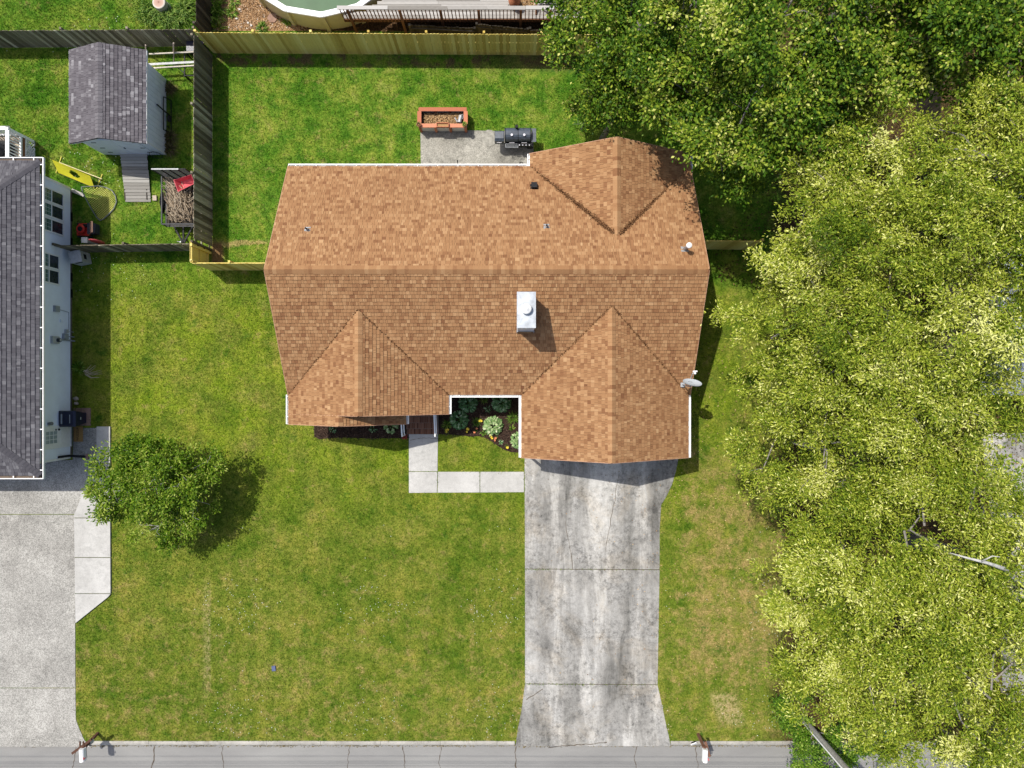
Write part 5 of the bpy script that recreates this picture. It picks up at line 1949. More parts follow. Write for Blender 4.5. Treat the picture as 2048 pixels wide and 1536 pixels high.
for i in range(4):
    b.lathe((gx0 + .14 + i * .14, gy0 - .40, Z0 + .012), [(.026, 0), (.022, .03)], 10)
b.build('knob', M['chrome'], cp)
for x in (gx0 - .45, gx0 + .60):
    for y in (gy0 - .24, gy0 + .24):
        b = MB()
        b.beam((x, y, .03), (x, y, Z0), .04)
        b.build('leg', M['black'], sm)
b = MB()
b.box((gx0 + .08, gy0, .25), (1.05, .46, .02))
b.build('bottom_shelf', M['black'], sm)
for y in (gy0 - .27, gy0 + .27):
    b = MB()
    b.tube([(gx0 + .60, y - .025, .13), (gx0 + .60, y + .025, .13)], .13, 14)
    b.build('wheel', M['rubber'], sm)

pl = thing('raised_planter', 'rust red framed planter box with white panels behind the patio', 'planter', (-2.95, 11.2, 0))
PX0, PX1, PY0, PY1, PH = -3.93, -1.93, 10.93, 11.62, .66
for (c, s, rz) in (((-2.93, PY1, PH), (2.02, .16, .045), 0), ((-2.93, PY0, PH), (2.02, .16, .045), 0), ((PX0 + .01, 11.275, PH + .002), (.17, .53, .044), 0), ((PX1 - .03, 11.275, PH + .002), (.17, .53, .044), 0)):
    b = MB()
    b.box(c, s)
    b.build('cap_board', M['redwood'], pl)
for x in (PX0 + .02, PX0 + .67, PX0 + 1.30, PX1 - .05):
    for y in (PY0 - .02, PY1 + .02):
        b = MB()
        b.box((x, y, PH / 2), (.10, .09, PH - .03))
        b.build('post', M['redwood'], pl)
for i in range(3):
    b = MB()
    b.box((PX0 + .345 + i * .65, PY0, PH / 2), (.56, .03, PH - .06))
    b.build('panel', M['whitepanel'], pl)
b = MB()
b.box((-2.93, PY1, PH / 2), (1.92, .03, PH - .06))
b.build('panel', M['whitepanel'], pl)
for x in (PX0 + .01, PX1 - .03):
    b = MB()
    b.box((x, 11.275, PH / 2), (.03, .62, PH - .06))
    b.build('panel', M['whitepanel'], pl)
b = MB()
b.box((-2.93, 11.275, .22), (1.9, .62, .40))
b.build('soil', M['darkdirt'], pl)
n = 1500
b0 = np.stack([RNG.uniform(-3.75, -2.15, n), RNG.uniform(11.03, 11.52, n), RNG.uniform(.42, .45, n)], 1)
dd = np.stack([RNG.normal(0, 1, n), RNG.normal(0, 1, n), RNG.normal(0, .3, n)], 1)
o = link('wood_chips', quads_mesh('wood_chips', leaves(b0, dd, RNG.uniform(.04, .09, n), .035, RNG, .05, .4), M['soilchips'], RNG.random(n), root_loc(pl)), pl)
tag(o, kind='stuff')
wc = thing('watering_can', 'galvanised watering can lying in the planter', 'watering can', (-2.20, 11.25, .44))
b = MB()
b.tube([(-2.24, 11.12, .52), (-2.17, 11.40, .55)], .085, 14)
can = b.build('body', M['galv'], wc)
b = MB()
b.tube([(-2.32, 11.14, .50), (-2.38, 11.24, .52), (-2.42, 11.32, .52)], [.03, .022, .03], 8)
b.build('spout', M['galv'], wc)
b = MB()
b.tube([(-2.17, 11.42, .57), (-2.08, 11.44, .60), (-2.06, 11.34, .60), (-2.10, 11.24, .58)], .010, 6)
b.build('handle', M['galv'], wc)
tr = thing('seed_tray', 'small terracotta coloured trough on the front edge of the planter', 'trough', (-2.93, 10.93, .69))
b = MB()
for c, s in (((-2.93, 10.84, .75), (.52, .03, .12)), ((-2.93, 11.00, .75), (.52, .03, .12)), ((-3.175, 10.92, .75), (.03, .13, .12)), ((-2.685, 10.92, .75), (.03, .13, .12))):
    b.box(c, s)
b.build('trough_wall', M['terracotta'], tr)
b = MB()
b.box((-2.93, 10.92, .72), (.46, .13, .05))
b.build('soil', M['soilchips'], tr)
for x, lab, mt in ((-3.93, 'round green topped pot on the left corner of the planter', 'drygrass'), (-2.0, 'potted leafy herb on the right corner of the planter', 'lily')):
    pt = thing('flower_pot', lab, 'flower pot', (x, 10.93, .685))
    b = MB()
    b.lathe((0, 0, 0), [(.055, 0), (.08, .12), (.095, .12), (.095, .15), (.08, .15), (.075, .11), (0, .11)], 14)
    b.build('pot', M['terracotta'], pt, local=True)
    V, tn = tufts([(0, 0, .12, .2)], 40, (.06, .13), (.04, .06) if mt == 'lily' else (.02, .03), np.random.default_rng(3), (.3, 1.3))
    link('leaves', quads_mesh('leaves', V, M[mt], tn), pt)
hs = thing('garden_hose', 'thin dark hose looped on the patio by the gutter corner', 'hose', (-.05, 8.9, 0))
b = MB()
p = [W(1035, 333, .05), W(1040, 325, .05), W(1044, 324, .05), W(1049, 334, .05), W(1040, 337, .05), W(1020, 333, .05)]
b.tube(p, .014, 6)
b.build('tube', M['black'], hs)
st = thing('patio_spigot', 'thin black stake standing at the patio edge below the gutter', 'stake', (W2(915, 330)[0], W2(915, 330)[1], 0))
b = MB()
b.tube([W(915, 331, .03), W(915, 322, .9)], .02, 6)
b.lathe(W(915, 321.5, .92), [(.03, -.03), (.035, 0), (.02, .03)], 8)
b.build('rod', M['black'], st)

# ------------------------------------------------------------------ things in the neighbour's yard
# trailer
tl = thing('utility_trailer', 'black open utility trailer with raised mesh ramp beside the dark fence', 'trailer', (-14.05, 7.7, 0))
TX0, TX1, TY0, TY1 = -14.72, -13.28, 6.72, 8.72
b = MB()
for z in (.46, .86):
    b.beam((TX0, TY0, z), (TX0, TY1, z), .05)
    b.beam((TX1, TY0, z), (TX1, TY1, z), .05)
    b.beam((TX0, TY0, z), (TX1, TY0, z), .05)
b.beam((TX0, TY1, .46), (TX1, TY1, .46), .05)
for x in (TX0, TX1):
    for i in range(5):
        y = TY0 + (TY1 - TY0) * i / 4
        b.beam((x, y, .44), (x, y, .86), .04)
b.build('frame', M['trailer'], tl)
b = MB()
for i in range(10):
    b.box((TX0 + .08 + i * .142, (TY0 + TY1) / 2, .44), (.134, TY1 - TY0 - .04, .03))
b.build('floor_board', M['darkold'], tl)
b = MB()
b.beam((TX0 + .02, TY1 + .03, 1.78), (TX1 - .02, TY1 + .03, 1.78), .045)
b.beam((TX0 + .02, TY1 + .03, .48), (TX1 - .02, TY1 + .03, .48), .045)
for i in range(5):
    x = TX0 + .02 + (TX1 - TX0 - .04) * i / 4
    b.beam((x, TY1 + .03, .48), (x, TY1 + .03, 1.78), .035)
gt = b.build('ramp_gate', M['black'], tl)
b = MB()
for i in range(34):
    x = TX0 + .04 + i * .0415
    b.beam((x, TY1 + .035, .5), (x, TY1 + .035, 1.76), .006)
for i in range(30):
    z = .5 + i * .043
    b.beam((TX0 + .03, TY1 + .038, z), (TX1 - .03, TY1 + .038, z), .006)
b.build('mesh_panel', M['trailer'], gt, kind='stuff')
b = MB()
b.beam((TX0 + .04, TY1 + .03, 1.80), (TX1 - .3, TY1 + .03, 1.80), .05, .02)
b.build('gate_bar', M['lightgrey'], gt)
for x, sgn in ((TX0 - .16, -1), (TX1 + .0, 1)):
    b = MB()
    b.tube([(x - .07, 7.75, .30), (x + .09, 7.75, .30)], .29, 18)
    wl = b.build('wheel', M['rubber'], tl)
    b = MB()
    b.tube([(x - .08, 7.75, .30), (x + .1, 7.75, .30)], .15, 12)
    b.build('hub', M['lightgrey'], wl)
    b = MB()
    for i in range(6):
        a0, a1 = math.pi * i / 6, math.pi * (i + 1) / 6
        b.beam((x + .01, 7.75 + .36 * math.cos(a0), .30 + .36 * math.sin(a0)), (x + .01, 7.75 + .36 * math.cos(a1), .30 + .36 * math.sin(a1)), .20, .014, up=(1, 0, 0))
    b.build('fender', M['black'], tl)
b = MB()
b.beam((-14.4, TY0, .44), (-14.0, TY0 - .75, .44), .06)
b.beam((-13.6, TY0, .44), (-14.0, TY0 - .75, .44), .06)
b.beam((-14.0, TY0, .44), (-14.0, TY0 - .95, .44), .06)
tg = b.build('tongue', M['black'], tl)
b = MB()
b.lathe((-14.0, TY0 - .72, .02), [(.07, 0), (.07, .03), (.03, .04), (.03, .72)], 10)
b.tube([(-14.0, TY0 - .72, .70), (-14.14, TY0 - .70, .74)], .014, 6)
b.build('jack', M['galv'], tg)
bp = thing('brush_pile', 'heap of dry tan branches filling the trailer bed', 'branches', (-14.0, 7.7, .46))
b = MB()
rr = random.Random(4)
for i in range(330):
    x, y = rr.uniform(-14.5, -13.5), rr.uniform(6.85, 8.45)
    z = .50 + rr.random() ** 1.5 * .55 * (1 - abs(x + 14.0) / .9)
    a = rr.gauss(math.pi * .62, .55)
    L = rr.uniform(.25, .95)
    pts = []
    for k in range(4):
        pts.append((min(max(x, -14.66), -13.33), min(max(y, 6.76), 8.66), max(.47, z)))
        x += math.cos(a) * L / 3
        y += math.sin(a) * L / 3
        z += rr.uniform(-.06, .06)
        a += rr.gauss(0, .3)
    b.tube(pts, [.013, .011, .009, .005], 4, tone=rr.random())
b.build('twigs', M['twig'], bp, kind='stuff')
wbr = thing('wheelbarrow', 'red plastic wheelbarrow tub tipped in the trailer', 'wheelbarrow', (-13.75, 8.5, .5))
b = MB()
c = Vector((-13.68, 8.42, .95))
Rw = Matrix.Rotation(.35, 3, 'Z') @ Matrix.Rotation(.25, 3, 'X')
top = [(-.40, -.24), (.40, -.16), (.42, .22), (-.36, .26)]
bot = [(-.22, -.14), (.26, -.10), (.26, .13), (-.22, .14)]
vs = [c + Rw @ Vector((x, y, .14)) for x, y in top] + [c + Rw @ Vector((x, y, -.14)) for x, y in bot]
vs2 = [c + Rw @ Vector((x * .94, y * .92, .14)) for x, y in top] + [c + Rw @ Vector((x * .94, y * .92, -.12)) for x, y in bot]
b.add(vs, [(0, 4, 5, 1), (1, 5, 6, 2), (2, 6, 7, 3), (3, 7, 4, 0), (7, 6, 5, 4)])
b.add(vs2, [(1, 5, 4, 0), (2, 6, 5, 1), (3, 7, 6, 2), (0, 4, 7, 3), (4, 5, 6, 7)])
m0 = len(b.v) - 16
b.f += [(m0 + i, m0 + (i + 1) % 4, m0 + 8 + (i + 1) % 4, m0 + 8 + i) for i in range(4)]
b.t += [.5] * 4
b.m += [0] * 4
b.build('tub', M['redplastic'], wbr)
b = MB()
b.tube([c + Vector((-.35, -.25, -.15)), c + Vector((.45, -.3, -.2)), c + Vector((.62, -.25, -.1))], .018, 6)
b.tube([c + Vector((-.35, .22, -.15)), c + Vector((.35, .2, -.2))], .018, 6)
b.build('handle', M['black'], wbr)

# yellow goal target
yt = thing('practice_target', 'yellow cloth sports target on a tilted pole frame', 'sports target', (-18.9, 9.1, 0))
fa0, fa1 = Vector(W(123, 313, .04)), Vector(W(112, 346, .04))
fb0, fb1 = Vector(W(205, 348, .04)), Vector(W(193, 378, .04))
b = MB()
b.tube([fa0, fa1], .022, 8)
b.tube([fb0, fb1], .022, 8)
b.build('foot_bar', flat('yellow_tube', (.62, .55, .10), .5), yt)
ta, tb_ = Vector(W(104, 321, .75)), Vector(W(201, 357, .75))
b = MB()
b.tube([Vector(W(119, 325, .10)), Vector(W(204, 358, .30))], .020, 8)
b.build('top_pole', flat('cream_tube', (.62, .56, .30), .5), yt)
# cloth with an oval hole
c00, c10, c11, c01 = Vector(W(117, 346, .06)), Vector(W(189.5, 376, .06)), Vector(W(181, 352, .62)), Vector(W(104, 319, .70))
b = MB()
nu, nv = 28, 14
for i in range(nu):
    for j in range(nv):
        us = (i + .5) / nu
        vs_ = (j + .5) / nv
        if ((us - .50) / .13) ** 2 + ((vs_ - .52) / .26) ** 2 < 1:
            continue
        q = []
        for (uu, vv) in ((i / nu, j / nv), ((i + 1) / nu, j / nv), ((i + 1) / nu, (j + 1) / nv), (i / nu, (j + 1) / nv)):
            p = c00 * (1 - uu) * (1 - vv) + c10 * uu * (1 - vv) + c11 * uu * vv + c01 * (1 - uu) * vv
            p.z -= .05 * math.sin(math.pi * uu) * math.sin(math.pi * vv)
            q.append(p)
        b.add(q, [(0, 1, 2, 3)])
        b.add([p - Vector((0, 0, .006)) for p in q], [(3, 2, 1, 0)])
b.build('cloth', M['yellow'], yt)
b = MB()
b.tube([c00 + Vector((0, -.012, 0)), c10 + Vector((0, -.012, 0))], .012, 6)
b.tube([c01, Vector(W(96, 312, .05))], .008, 5)
b.tube([c11, c10], .010, 5)
b.build('edge_cord', M['black'], yt)
# pop-up net
pn = thing('popup_goal', 'grey rimmed popup goal with yellow netting lying on the grass', 'sports net', (-17.9, 8.0, 0))
rim = [(163, 374), (178, 373), (198, 372), (212, 375), (224, 381), (231, 392), (233, 404), (228, 417), (218, 428), (207, 438), (200, 441), (193, 434), (183, 418), (172, 398), (165, 384)]
R3 = [Vector(W(x, y, .05 + .55 * max(0, (210 - x) / 60) * (1 if y < 425 else .3))) for x, y in rim]
b = MB()
b.tube(R3 + [R3[0]], .026, 6)
b.build('rim', flat('grey_trim', (.14, .16, .14), .7), pn)
P2 = [(p.x, p.y) for p in R3]
b = MB()
ctr = sum(R3, Vector()) / len(R3)
xs = [p[0] for p in P2]
ysn = [p[1] for p in P2]


def net_z(x, y):
    zz = sum(p.z / ((p.x - x) ** 2 + (p.y - y) ** 2 + .01) for p in R3) / sum(1 / ((p.x - x) ** 2 + (p.y - y) ** 2 + .01) for p in R3)
    return max(.05, zz - .02)


for dirn in (0, 1):
    for i in range(38):
        t = -1.3 + i * .068
        pts = []
        for j in range(60):
            s_ = -1.4 + j * .047
            x, y = (ctr.x + (t + s_) * .7071, ctr.y + (s_ - t) * .7071) if dirn == 0 else (ctr.x + (t - s_) * .7071, ctr.y + (s_ + t) * .7071)
            if inpoly(np.array([x]), np.array([y]), P2)[0]:
                pts.append((x, y, net_z(x, y)))
        for k in range(0, len(pts) - 4, 4):
            b.beam(pts[k], pts[k + 4], .016, .004)
b.build('netting', M['net'], pn, kind='stuff')

# red mower
mw = thing('lawn_mower', 'red push mower with dark grass bag beside the white house', 'lawn mower', (-18.35, 6.62, 0), 0)
b = MB()
mx, my = -18.37, 6.62
b.prism([(mx - .30, my - .24), (mx + .20, my - .26), (mx + .26, my - .1), (mx + .26, my + .14), (mx + .18, my + .28), (mx - .2, my + .27), (mx - .32, my + .12)], .10, .24)
dkm = b.build('mower_deck', M['red'], mw)
b = MB()
b.lathe((mx - .06, my, .24), [(.19, 0), (.19, .14), (.15, .19), (.12, .19), (.11, .17), (0, .17)], 18)
b.build('engine_cover', M['red'], mw)
b = MB()
b.lathe((mx - .06, my, .40), [(.105, 0), (.10, .03), (.06, .04), (0, .04)], 14)
b.box((mx + .12, my + .16, .32), (.16, .12, .12))
b.build('engine', M['black'], mw)
b = MB()
b.prism([(mx + .27, my - .22), (mx + .62, my - .20), (mx + .62, my + .22), (mx + .27, my + .24)], .14, .46)
b.build('grass_bag', flat('dark_bag', (.035, .038, .05), .8), mw)
b = MB()
hcol = flat('mower_handle_tan', (.36, .20, .13), .6)
b.tube([(mx + .18, my - .24, .2), (mx + .60, my - .23, .75), (mx + .70, my - .23, .82)], .018, 6)
b.tube([(mx + .18, my + .24, .2), (mx + .60, my + .23, .75), (mx + .70, my + .23, .82)], .018, 6)
b.tube([(mx + .70, my - .23, .82), (mx + .70, my + .23, .82)], .03, 6)
b.tube([(mx + .56, my - .23, .70), (mx + .56, my + .23, .70)], .018, 6)
b.build('handle', hcol, mw)
for x in (mx - .26, mx + .20):
    for s_ in (-1, 1):
        b = MB()
        b.tube([(x, my + s_ * .27 - .03, .10), (x, my + s_ * .27 + .03, .10)], .10, 12)
        b.build('wheel', M['rubber'], mw)

# grey cabinet, reel and other bits by the white house
cb = thing('storage_cabinet', 'pale grey plastic cabinet tilted on the grass below the low fence', 'cabinet', (-18.45, 5.35, 0))
Rc = Matrix.Rotation(math.radians(12), 3, 'Z')
b = MB()
b.box((-18.42, 5.37, .38), (.46, .46, .72), mat=Rc)
b.build('body', M['lightgrey'], cb)
b = MB()
b.box((-18.42, 5.37, .755), (.50, .50, .035), mat=Rc)
b.build('lid', flat('cabinet_lid', (.46, .47, .49), .6), cb)
b = MB()
b.box(Vector((-18.42, 5.37, .60)) + Rc @ Vector((.02, -.24, 0)), (.30, .02, .05), mat=Rc)
b.box(Vector((-18.42, 5.37, .45)) + Rc @ Vector((.24, 0, 0)), (.02, .2, .16), mat=Rc)
b.build('vent', M['black'], cb)
hr_ = thing('hose_reel', 'round off white reel against the white house wall', 'hose reel', (-18.86, 5.52, 0))
b = MB()
b.tube([(-18.90, 5.52, .14), (-18.76, 5.50, .20)], .13, 16)
b.build('drum', M['whitepanel'], hr_)
b = MB()
b.tube([(-18.75, 5.50, .205), (-18.74, 5.50, .207)], .045, 10)
b.build('hub', M['black'], hr_)
jk = thing('bucket', 'dark bucket of odds and ends under the low fence', 'bucket', (-18.62, 5.60, 0))
b = MB()
b.lathe((-18.62, 5.58, 0), [(.12, 0), (.15, .30), (.135, .30), (.11, .05), (0, .05)], 14)
b.build('pail', M['black'], jk)
b = MB()
b.tube([(-18.66, 5.56, .06), (-18.52, 5.62, .5)], .014, 5)
b.tube([(-18.58, 5.60, .06), (-18.48, 5.54, .46)], .012, 5)
b.build('tool_handle', M['lightgrey'], jk)
kb = thing('sled', 'red plastic sled leaning on the back of the low fence', 'sled', (-17.7, 6.1, 0))
b = MB()
b.blob((-17.62, 6.05, .55), (.22, .06, .5), 12, 6, .02)
b.build('shell', M['redplastic'], kb, smooth=True)
bx2 = thing('utility_box', 'small pale box standing behind the low fence', 'box', (-18.0, 6.10, 0))
b = MB()
b.box((-18.0, 6.06, .4), (.22, .20, .80))
b.build('body', M['lightgrey'], bx2)
b = MB()
b.box((-18.0, 6.06, .81), (.25, .23, .03))
b.build('lid', M['whitepanel'], bx2)
wd_ = thing('plank', 'weathered board lying at the corner of the white house', 'board', (-18.6, 8.25, 0))
b = MB()
b.beam(W(143, 380, .06), W(168, 391, .03), .14, .03)
b.build('board', M['oldgrey'], wd_)
for px, py, r, lab in ((153, 797, .12, 'pale stone against the white wall, above the navy bin'), (154, 807, .10, 'small pale stone just above the red paver'), (262, 360, .07, 'tan brick left of the trailer ramp')):
    x, y = W2(px, py)
    st_ = thing('stone', lab, 'stone', (x, y, 0))
    b = MB()
    b.blob((0, 0, .05), (r, r * .7, .09), 9, 5, .2)
    b.build('rock', M['stone'], st_, local=True)
for px, py, lab in ((331, 352, 'tan paver on the grass beside the top of the ramp'), (311, 397, 'pale paver on the grass beside the foot of the ramp')):
    x, y = W2(px, py)
    st_ = thing('paving_stone', lab, 'paver', (x, y, 0))
    b = MB()
    b.box((0, 0, .05), (.17, .22, .09), RND.uniform(-.1, .1))
    b.build('block', M['stone'], st_, local=True)
tw = thing('branch', 'bare broken branch lying on the shaded grass by the white house', 'branch', (-18.3, .5, 0))
b = MB()
rr = random.Random(9)
for i in range(9):
    x, y = W2(168 + rr.uniform(0, 8), 744 + rr.uniform(-6, 6))
    a = rr.uniform(-.6, .5)
    L = rr.uniform(.4, .8)
    b.tube([(x, y, .06), (x + math.cos(a) * L / 2, y + math.sin(a) * L / 2, .12), (x + math.cos(a + .3) * L, y + math.sin(a + .3) * L, .05)], [.016, .011, .005], 4, tone=.5 + rr.random() * .5)
b.build('limb', M['twig'], tw)
tuft(160, 735, .4, M['bush'], 'weed', 'green weeds growing along the white house wall', 'plant', 110, (.15, .4), (.02, .04), 0)
# bin, mat, paver and drain pipe
bn = thing('wheeled_bin', 'navy blue wheeled bin against the white house wall', 'bin', (-18.6, -1.45, 0))
b = MB()
vs = [(-18.86, -1.70, .05), (-18.38, -1.68, .05), (-18.38, -1.24, .05), (-18.86, -1.22, .05), (-18.93, -1.78, .98), (-18.30, -1.78, .98), (-18.30, -1.14, .98), (-18.93, -1.14, .98)]
b.add(vs, [(3, 2, 1, 0), (4, 5, 6, 7), (0, 1, 5, 4), (1, 2, 6, 5), (2, 3, 7, 6), (3, 0, 4, 7)])
b.build('body', M['navy'], bn)
b = MB()
vs = [(-18.97, -1.80, .985), (-18.26, -1.80, .985), (-18.26, -1.12, .985), (-18.97, -1.12, .985), (-18.90, -1.74, 1.07), (-18.34, -1.74, 1.05), (-18.34, -1.18, 1.05), (-18.90, -1.18, 1.07)]
b.add(vs, [(3, 2, 1, 0), (4, 5, 6, 7), (0, 1, 5, 4), (1, 2, 6, 5), (2, 3, 7, 6), (3, 0, 4, 7)])
ld = b.build('lid', M['navy'], bn)
b = MB()
b.box((-18.80, -1.46, 1.073), (.06, .42, .012))
b.box((-18.46, -1.46, 1.064), (.03, .36, .012))
b.build('lid_rib', M['grey'], ld)
b = MB()
b.tube([(-18.98, -1.70, 1.0), (-18.98, -1.22, 1.0)], .016, 6)
b.build('handle', M['black'], bn)
b = MB()
b.box((-18.315, -1.46, .55), (.012, .11, .05))
b.build('badge', M['lightgrey'], bn)
for y in (-1.72, -1.20):
    b = MB()
    b.tube([(-18.88, y - .03, .11), (-18.88, y + .03, .11)], .11, 12)
    b.build('wheel', M['rubber'], bn)
pv = thing('paving_stone', 'reddish paver slab under the navy bin', 'paver', (-18.45, -1.4, 0))
b = MB()
b.prism([W2(*p) for p in [(148, 816), (164, 816), (164, 851), (148, 851)]], -.02, .035)
b.build('paver', M['paver'], pv)
b = MB()
b.prism([W2(*p) for p in [(164.6, 816), (182, 816), (182, 851), (164.6, 851)]], -.02, .037)
b.build('paver', M['paver'], pv)
dm = thing('doormat', 'tan coir doormat with black lettering outside the side door', 'doormat', W(157, 868, .02))
b = MB()
b.box((0, 0, .014), (.40, .66, .018))
b.build('mat_base', M['mat'], dm, local=True)
tc = bpy.data.curves.new('lettering', 'FONT')
tc.body = 'WUZZUP'
tc.size = .135
tc.align_x = 'CENTER'
tc.align_y = 'CENTER'
tc.extrude = .001
tc.materials.append(M['ink'])
_to = bpy.data.objects.new('lettering_source', tc)
COL.objects.link(_to)
bpy.context.view_layer.update()
_lm = bpy.data.meshes.new_from_object(_to.evaluated_get(bpy.context.evaluated_depsgraph_get()))
bpy.data.objects.remove(_to)
if not _lm.materials:
    _lm.materials.append(M['ink'])
link('lettering', _lm, dm, (-.02, 0, .0255), (0, 0, math.pi / 2))
dp = thing('drain_pipe', 'black corrugated drain pipe ending at a small brick on the grey drive', 'pipe', (-18.6, -3.1, 0))
b = MB()
p0, p1 = Vector((-18.86, -3.08, .30)), Vector((-18.42, -3.14, .06))
b.tube([Vector((-18.90, -3.05, 1.1)), Vector((-18.88, -3.06, .40)), p0], .05, 8)
for i in range(12):
    q = p0.lerp(p1, (i + .5) / 12)
    dv = (p1 - p0).normalized() * .014
    b.tube([q - dv, q + dv], .058, 8)
b.tube([p0, p1], .048, 8)
b.build('pipe', M['black'], dp)
br_ = thing('brick', 'single red brick at the end of the black drain pipe', 'brick', (-18.33, -3.13, .02))
b = MB()
b.box((0, 0, .04), (.10, .20, .07))
b.build('block', M['paver'], br_, local=True)

# tubular rack and bin in the corner behind the shed
rk = thing('pipe_rack', 'black metal frame holding pale pipes between shed and fence', 'rack', (-13.9, 13.6, 0))
b = MB()
for (x0, y0, z0), (x1, y1, z1) in (((-15.3, 13.92, .75), (-13.1, 14.02, .75)), ((-15.25, 13.32, .75), (-13.1, 13.45, .75))):
    b.tube([(x0, y0, z0), (x1, y1, z1)], .032, 8)
b.build('pipe', flat('cream_pipe', (.55, .50, .42), .6), rk)
b = MB()
b.beam((-15.4, 13.50, .70), (-13.1, 13.62, .70), .09, .03)
b.build('grey_board', M['lightgrey'], rk)
b = MB()
for x in (-13.85, -13.25):
    b.beam((x, 13.0, .66), (x, 14.1, .66), .045)
    b.beam((x, 13.05, 0), (x, 13.05, .66), .045)
    b.beam((x, 14.05, 0), (x, 14.05, .66), .045)
b.beam((-14.45, 13.62, .70), (-13.85, 13.15, .62), .035)
b.beam((-13.85, 13.05, .66), (-13.25, 13.05, .66), .035)
b.build('frame', M['black'], rk)
for (px, pa, pb, lab) in ((347, 86, 126, 'long thin pale pole standing against the dark fence'), (291, 90, 106, 'short pale pole behind the shed roof corner')):
    x, y, _ = W(px, pb, .3)
    po = thing('pole', lab, 'pole', (x, y, 0))
    b = MB()
    b.tube([W(px + 1, pb, .10), W(px, pa, 1.35)], .028, 7)
    b.build('pole', flat('tan_pole', (.42, .34, .28), .7), po)
bb = thing('storage_tub', 'black plastic tub in the fence corner', 'tub', (-13.45, 14.25, 0))
b = MB()
b.prism([(-13.75, 14.12), (-13.1, 14.12), (-13.1, 14.48), (-13.75, 14.48)], 0, .62)
b.build('body', M['black'], bb)
b = MB()
b.box((-13.43, 14.30, .64), (.70, .42, .04))
b.build('lid', M['navy'], bb)
ht = thing('hand_truck', 'black metal hand truck leaning on the right wall of the shed', 'hand truck', (-14.85, 11.4, 0))
b = MB()
for y in (10.85, 12.25):
    b.tube([(-14.72, y, .04), (-14.86, y, .42)], .022, 6)
b.tube([(-14.86, 10.85, .42), (-14.86, 12.25, .42)], .022, 6)
b.tube([(-14.72, 10.85, .04), (-14.72, 12.25, .04)], .022, 6)
b.tube([(-14.79, 11.05, .05), (-14.79, 11.05, .30)], .018, 6)
b.tube([(-14.74, 11.55, .10), (-14.88, 11.72, .95)], .03, 6)
b.build('frame', M['black'], ht)
b = MB()
b.tube([(-14.80, 11.42, .13), (-14.72, 11.42, .13)], .13, 12)
b.build('wheel', M['rubber'], ht)

# stump / millstone
mlx, mly = W2(317, 4, .5)
ms = thing('stump', 'round pale ringed stump among the daylilies at the top edge', 'stump', (mlx, mly, 0))
g = G('ringed_stump', .9, .2)
xx, yy, zz = g.xyz()
rad = g.math('SQRT', g.math('ADD', g.math('POWER', g.math('SUBTRACT', xx, mlx), 2.0), g.math('POWER', g.math('SUBTRACT', yy, mly), 2.0)))
M['stump'] = g.col(g.mix(.4, g.ramp(rad, [(0.0, (.16, .08, .06)), (.05, (.42, .26, .20)), (.20, (.50, .36, .29)), (.245, (.66, .62, .55)), (.30, (.62, .58, .50))]), g.ramp(g.noise(30, 3), [(0.3, .6), (0.7, 1.0)]), 'MULTIPLY'))
b = MB()
b.lathe((0, 0, 0), [(.30, 0), (.27, .1), (.27, .48), (.24, .50), (0, .50)], 22)
b.build('block', M['stump'], ms, local=True)

# ------------------------------------------------------------------ pool and its deck
pool = thing('swimming_pool', 'above ground pool with white rim and green water at the top edge', 'pool', (-8.0, 19.2, 0))
PC, PR = Vector((-8.02, 19.18, 0)), 3.92
N = 16
ang = [math.radians(-90 + 2 + i * 360 / N) for i in range(N)]
b = MB()
pr = [(PC.x + PR * math.cos(a), PC.y + PR * math.sin(a)) for a in ang]
cr = [(PC.x + (PR + .0) * math.cos(a), PC.y + (PR + .0) * math.sin(a)) for a in np.linspace(0, 2 * math.pi, 65)[:-1]]
b.lathe((PC.x, PC.y, 0), [(PR - .05, 0.0), (PR - .05, 1.28), (PR - .09, 1.28), (PR - .09, .05)], 64)
b.build('pool_wall', M['cream'], pool)
for i in range(N):
    a, c = ang[i], ang[(i + 1) % N]
    b = MB()
    q = []
    for rr_, z in ((PR + .10, 1.29), (PR - .14, 1.29), (PR - .14, 1.33), (PR + .08, 1.33)):
        q.append(((PC.x + rr_ * math.cos(a), PC.y + rr_ * math.sin(a), z), (PC.x + rr_ * math.cos(c), PC.y + rr_ * math.sin(c), z)))
    vs = [p[0] for p in q] + [p[1] for p in q]
    b.add(vs, [(0, 1, 5, 4), (1, 2, 6, 5), (2, 3, 7, 6), (3, 0, 4, 7), (3, 2, 1, 0), (4, 5, 6, 7)])
    b.build('rim_segment', M['white'], pool)
    b = MB()
    x, y = PC.x + (PR - .01) * math.cos(a), PC.y + (PR - .01) * math.sin(a)
    b.box((x, y, .645), (.10, .16, 1.27), a)
    b.build('upright', M['cream'], pool)
    b = MB()
    b.box((PC.x + (PR - .02) * math.cos(a), PC.y + (PR - .02) * math.sin(a), 1.345), (.22, .14, .03), a)
    b.build('rim_cap', M['white'], pool)
b = MB()
b.prism([(PC.x + (PR - .1) * math.cos(t), PC.y + (PR - .1) * math.sin(t)) for t in np.linspace(0, 2 * math.pi, 49)[:-1]], .4, 1.10)
b.build('water', M['poolwater'], pool)
pd = thing('pool_deck', 'weathered grey plank deck with brown railing beside the pool', 'deck', (-2.7, 17.2, 0))
k = 0
